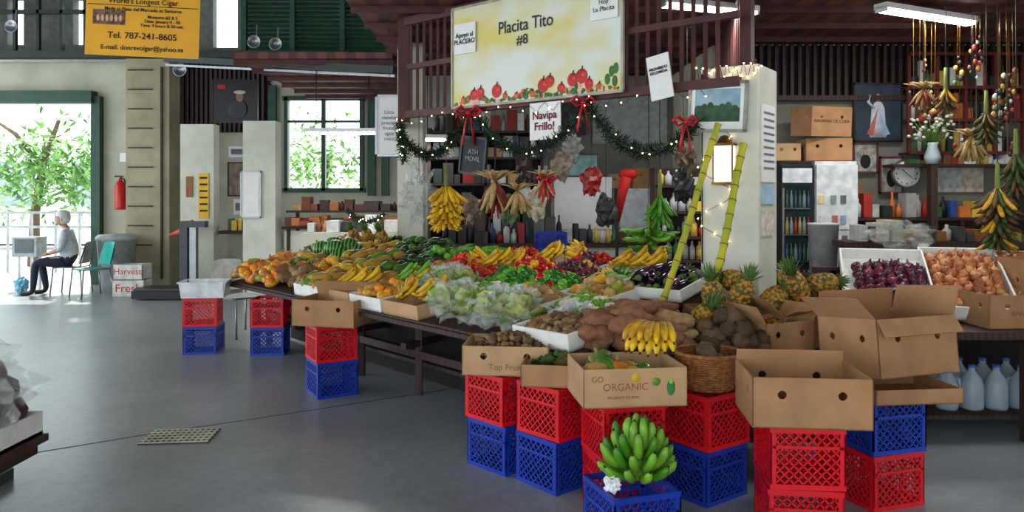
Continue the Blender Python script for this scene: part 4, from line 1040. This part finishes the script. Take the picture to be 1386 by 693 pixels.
skin('body',J,E,'pel',mf,2,man)
b=MB(); n=14;seg=20; vs,fs=lathe_vf([(0 if i in(0,n) else math.sin(math.pi*i/n),-math.cos(math.pi*i/n)) for i in range(n+1)],seg); o=[]
for v in vs:
    x,y,z=v
    fx=-x
    rx=.098;ry=.075;rz_=.12
    if z<0: ry*=1+.22*z; rx*=1+.12*z
    px_=x*rx
    if fx>.75 and -.35<z<.15 and abs(y)<.3: px_-=.02*(1-abs(z+.12)*2.5)
    if fx>.6 and .12<z<.35: px_+=.006
    if fx>.5 and z<-.6: px_-=.012
    o.append((px_-.11,y*ry,1.23+z*rz_))
b.add(o,fs,sk)
for s in(-1,1):
    b.ell((-.195,s*.03,1.245),(.008,.012,.007),white,seg=8,n=6); b.ell((-.201,s*.03,1.245),(.004,.005,.005),ink,seg=6,n=4)
    b.ell((-.10,s*.076,1.225),(.018,.008,.03),sk,seg=8,n=6); b.box((-.203,s*.03,1.265),(.008,.03,.006),hairm)
b.box((-.208,0,1.165),(.006,.04,.006),mat('lips','#8a4a40',.6)); b.ell((-.2,0,1.15),(.025,.04,.03),hairm)
b.lathe([(0,-.1),(.07,-.09),(.092,-.03),(.092,.04),(0,.05)],hairm,T(-.085,0,1.25)@Matrix.Diagonal((1.0,.9,1,1)),14)
b.lathe([(.102,0),(.104,.03),(.09,.075),(.05,.105),(0,.115)],capm,T(-.10,0,1.275)@Matrix.Diagonal((1.03,.85,1,1)),18); b.ell((-.215,0,1.28),(.07,.065,.008),capm)
h=b.build('head',center=False); h.parent=man
for s in(-1,1):
    Jh={'w':((-.27,s*.12,.68),.024),'p':((-.33,s*.10,.655),(.036,.016))}; Eh=[('w','p')]
    for k in range(4):
        y=s*.10+(k-1.5)*.021; ln=(.8,1,.95,.75)[k]
        Jh['a%d'%k]=((-.355,y,.652),.0105); Jh['b%d'%k]=((-.355-.035*ln,y,.64),.0095); Jh['c%d'%k]=((-.355-.055*ln,y,.622),.008); Eh+=[('p','a%d'%k),('a%d'%k,'b%d'%k),('b%d'%k,'c%d'%k)]
    Jh['t1']=((-.31,s*.10-s*.035,.652),.012); Jh['t2']=((-.335,s*.10-s*.055,.645),.0095); Eh+=[('w','t1'),('t1','t2')]
    skin('hand_'+('r' if s>0 else 'l'),Jh,Eh,'w',lambda c:sk,1,man)
man.matrix_world=T(-7.22,12.55,-.01)@RZ(.25)
b=MB(); blob(b,(-7.95,12.45,.14),(.1,.1,.13),mat('blue_bag','#7ab8d0',.4),.4,3); b.build('shopping_bag')

# ---------------- lights/world/camera
w=bpy.data.worlds.new('sky'); bpy.context.scene.world=w; w.use_nodes=True; nt=w.node_tree; bg=nt.nodes['Background']
bg.inputs['Color'].default_value=(.84,.92,1,1); bg.inputs['Strength'].default_value=4.8
sd=bpy.data.lights.new('sun','SUN'); sd.energy=6; sd.angle=.02; sd.color=(1,.96,.88); so=bpy.data.objects.new('sun',sd); bpy.context.scene.collection.objects.link(so)
so.rotation_euler=Euler((math.radians(-38),math.radians(-25),0))
cam=bpy.data.cameras.new('camera'); co=bpy.data.objects.new('camera',cam); bpy.context.scene.collection.objects.link(co)
cam.sensor_width=36; cam.lens=36*F/1386; cam.shift_y=-81.5/1386; cam.clip_end=200
co.location=(0,0,1.6); co.rotation_euler=(math.pi/2,0,0); bpy.context.scene.camera=co
try:
    vs_=bpy.context.scene.view_settings; vs_.view_transform='Standard'; vs_.look='None'; vs_.exposure=0
except Exception as e: print(e)
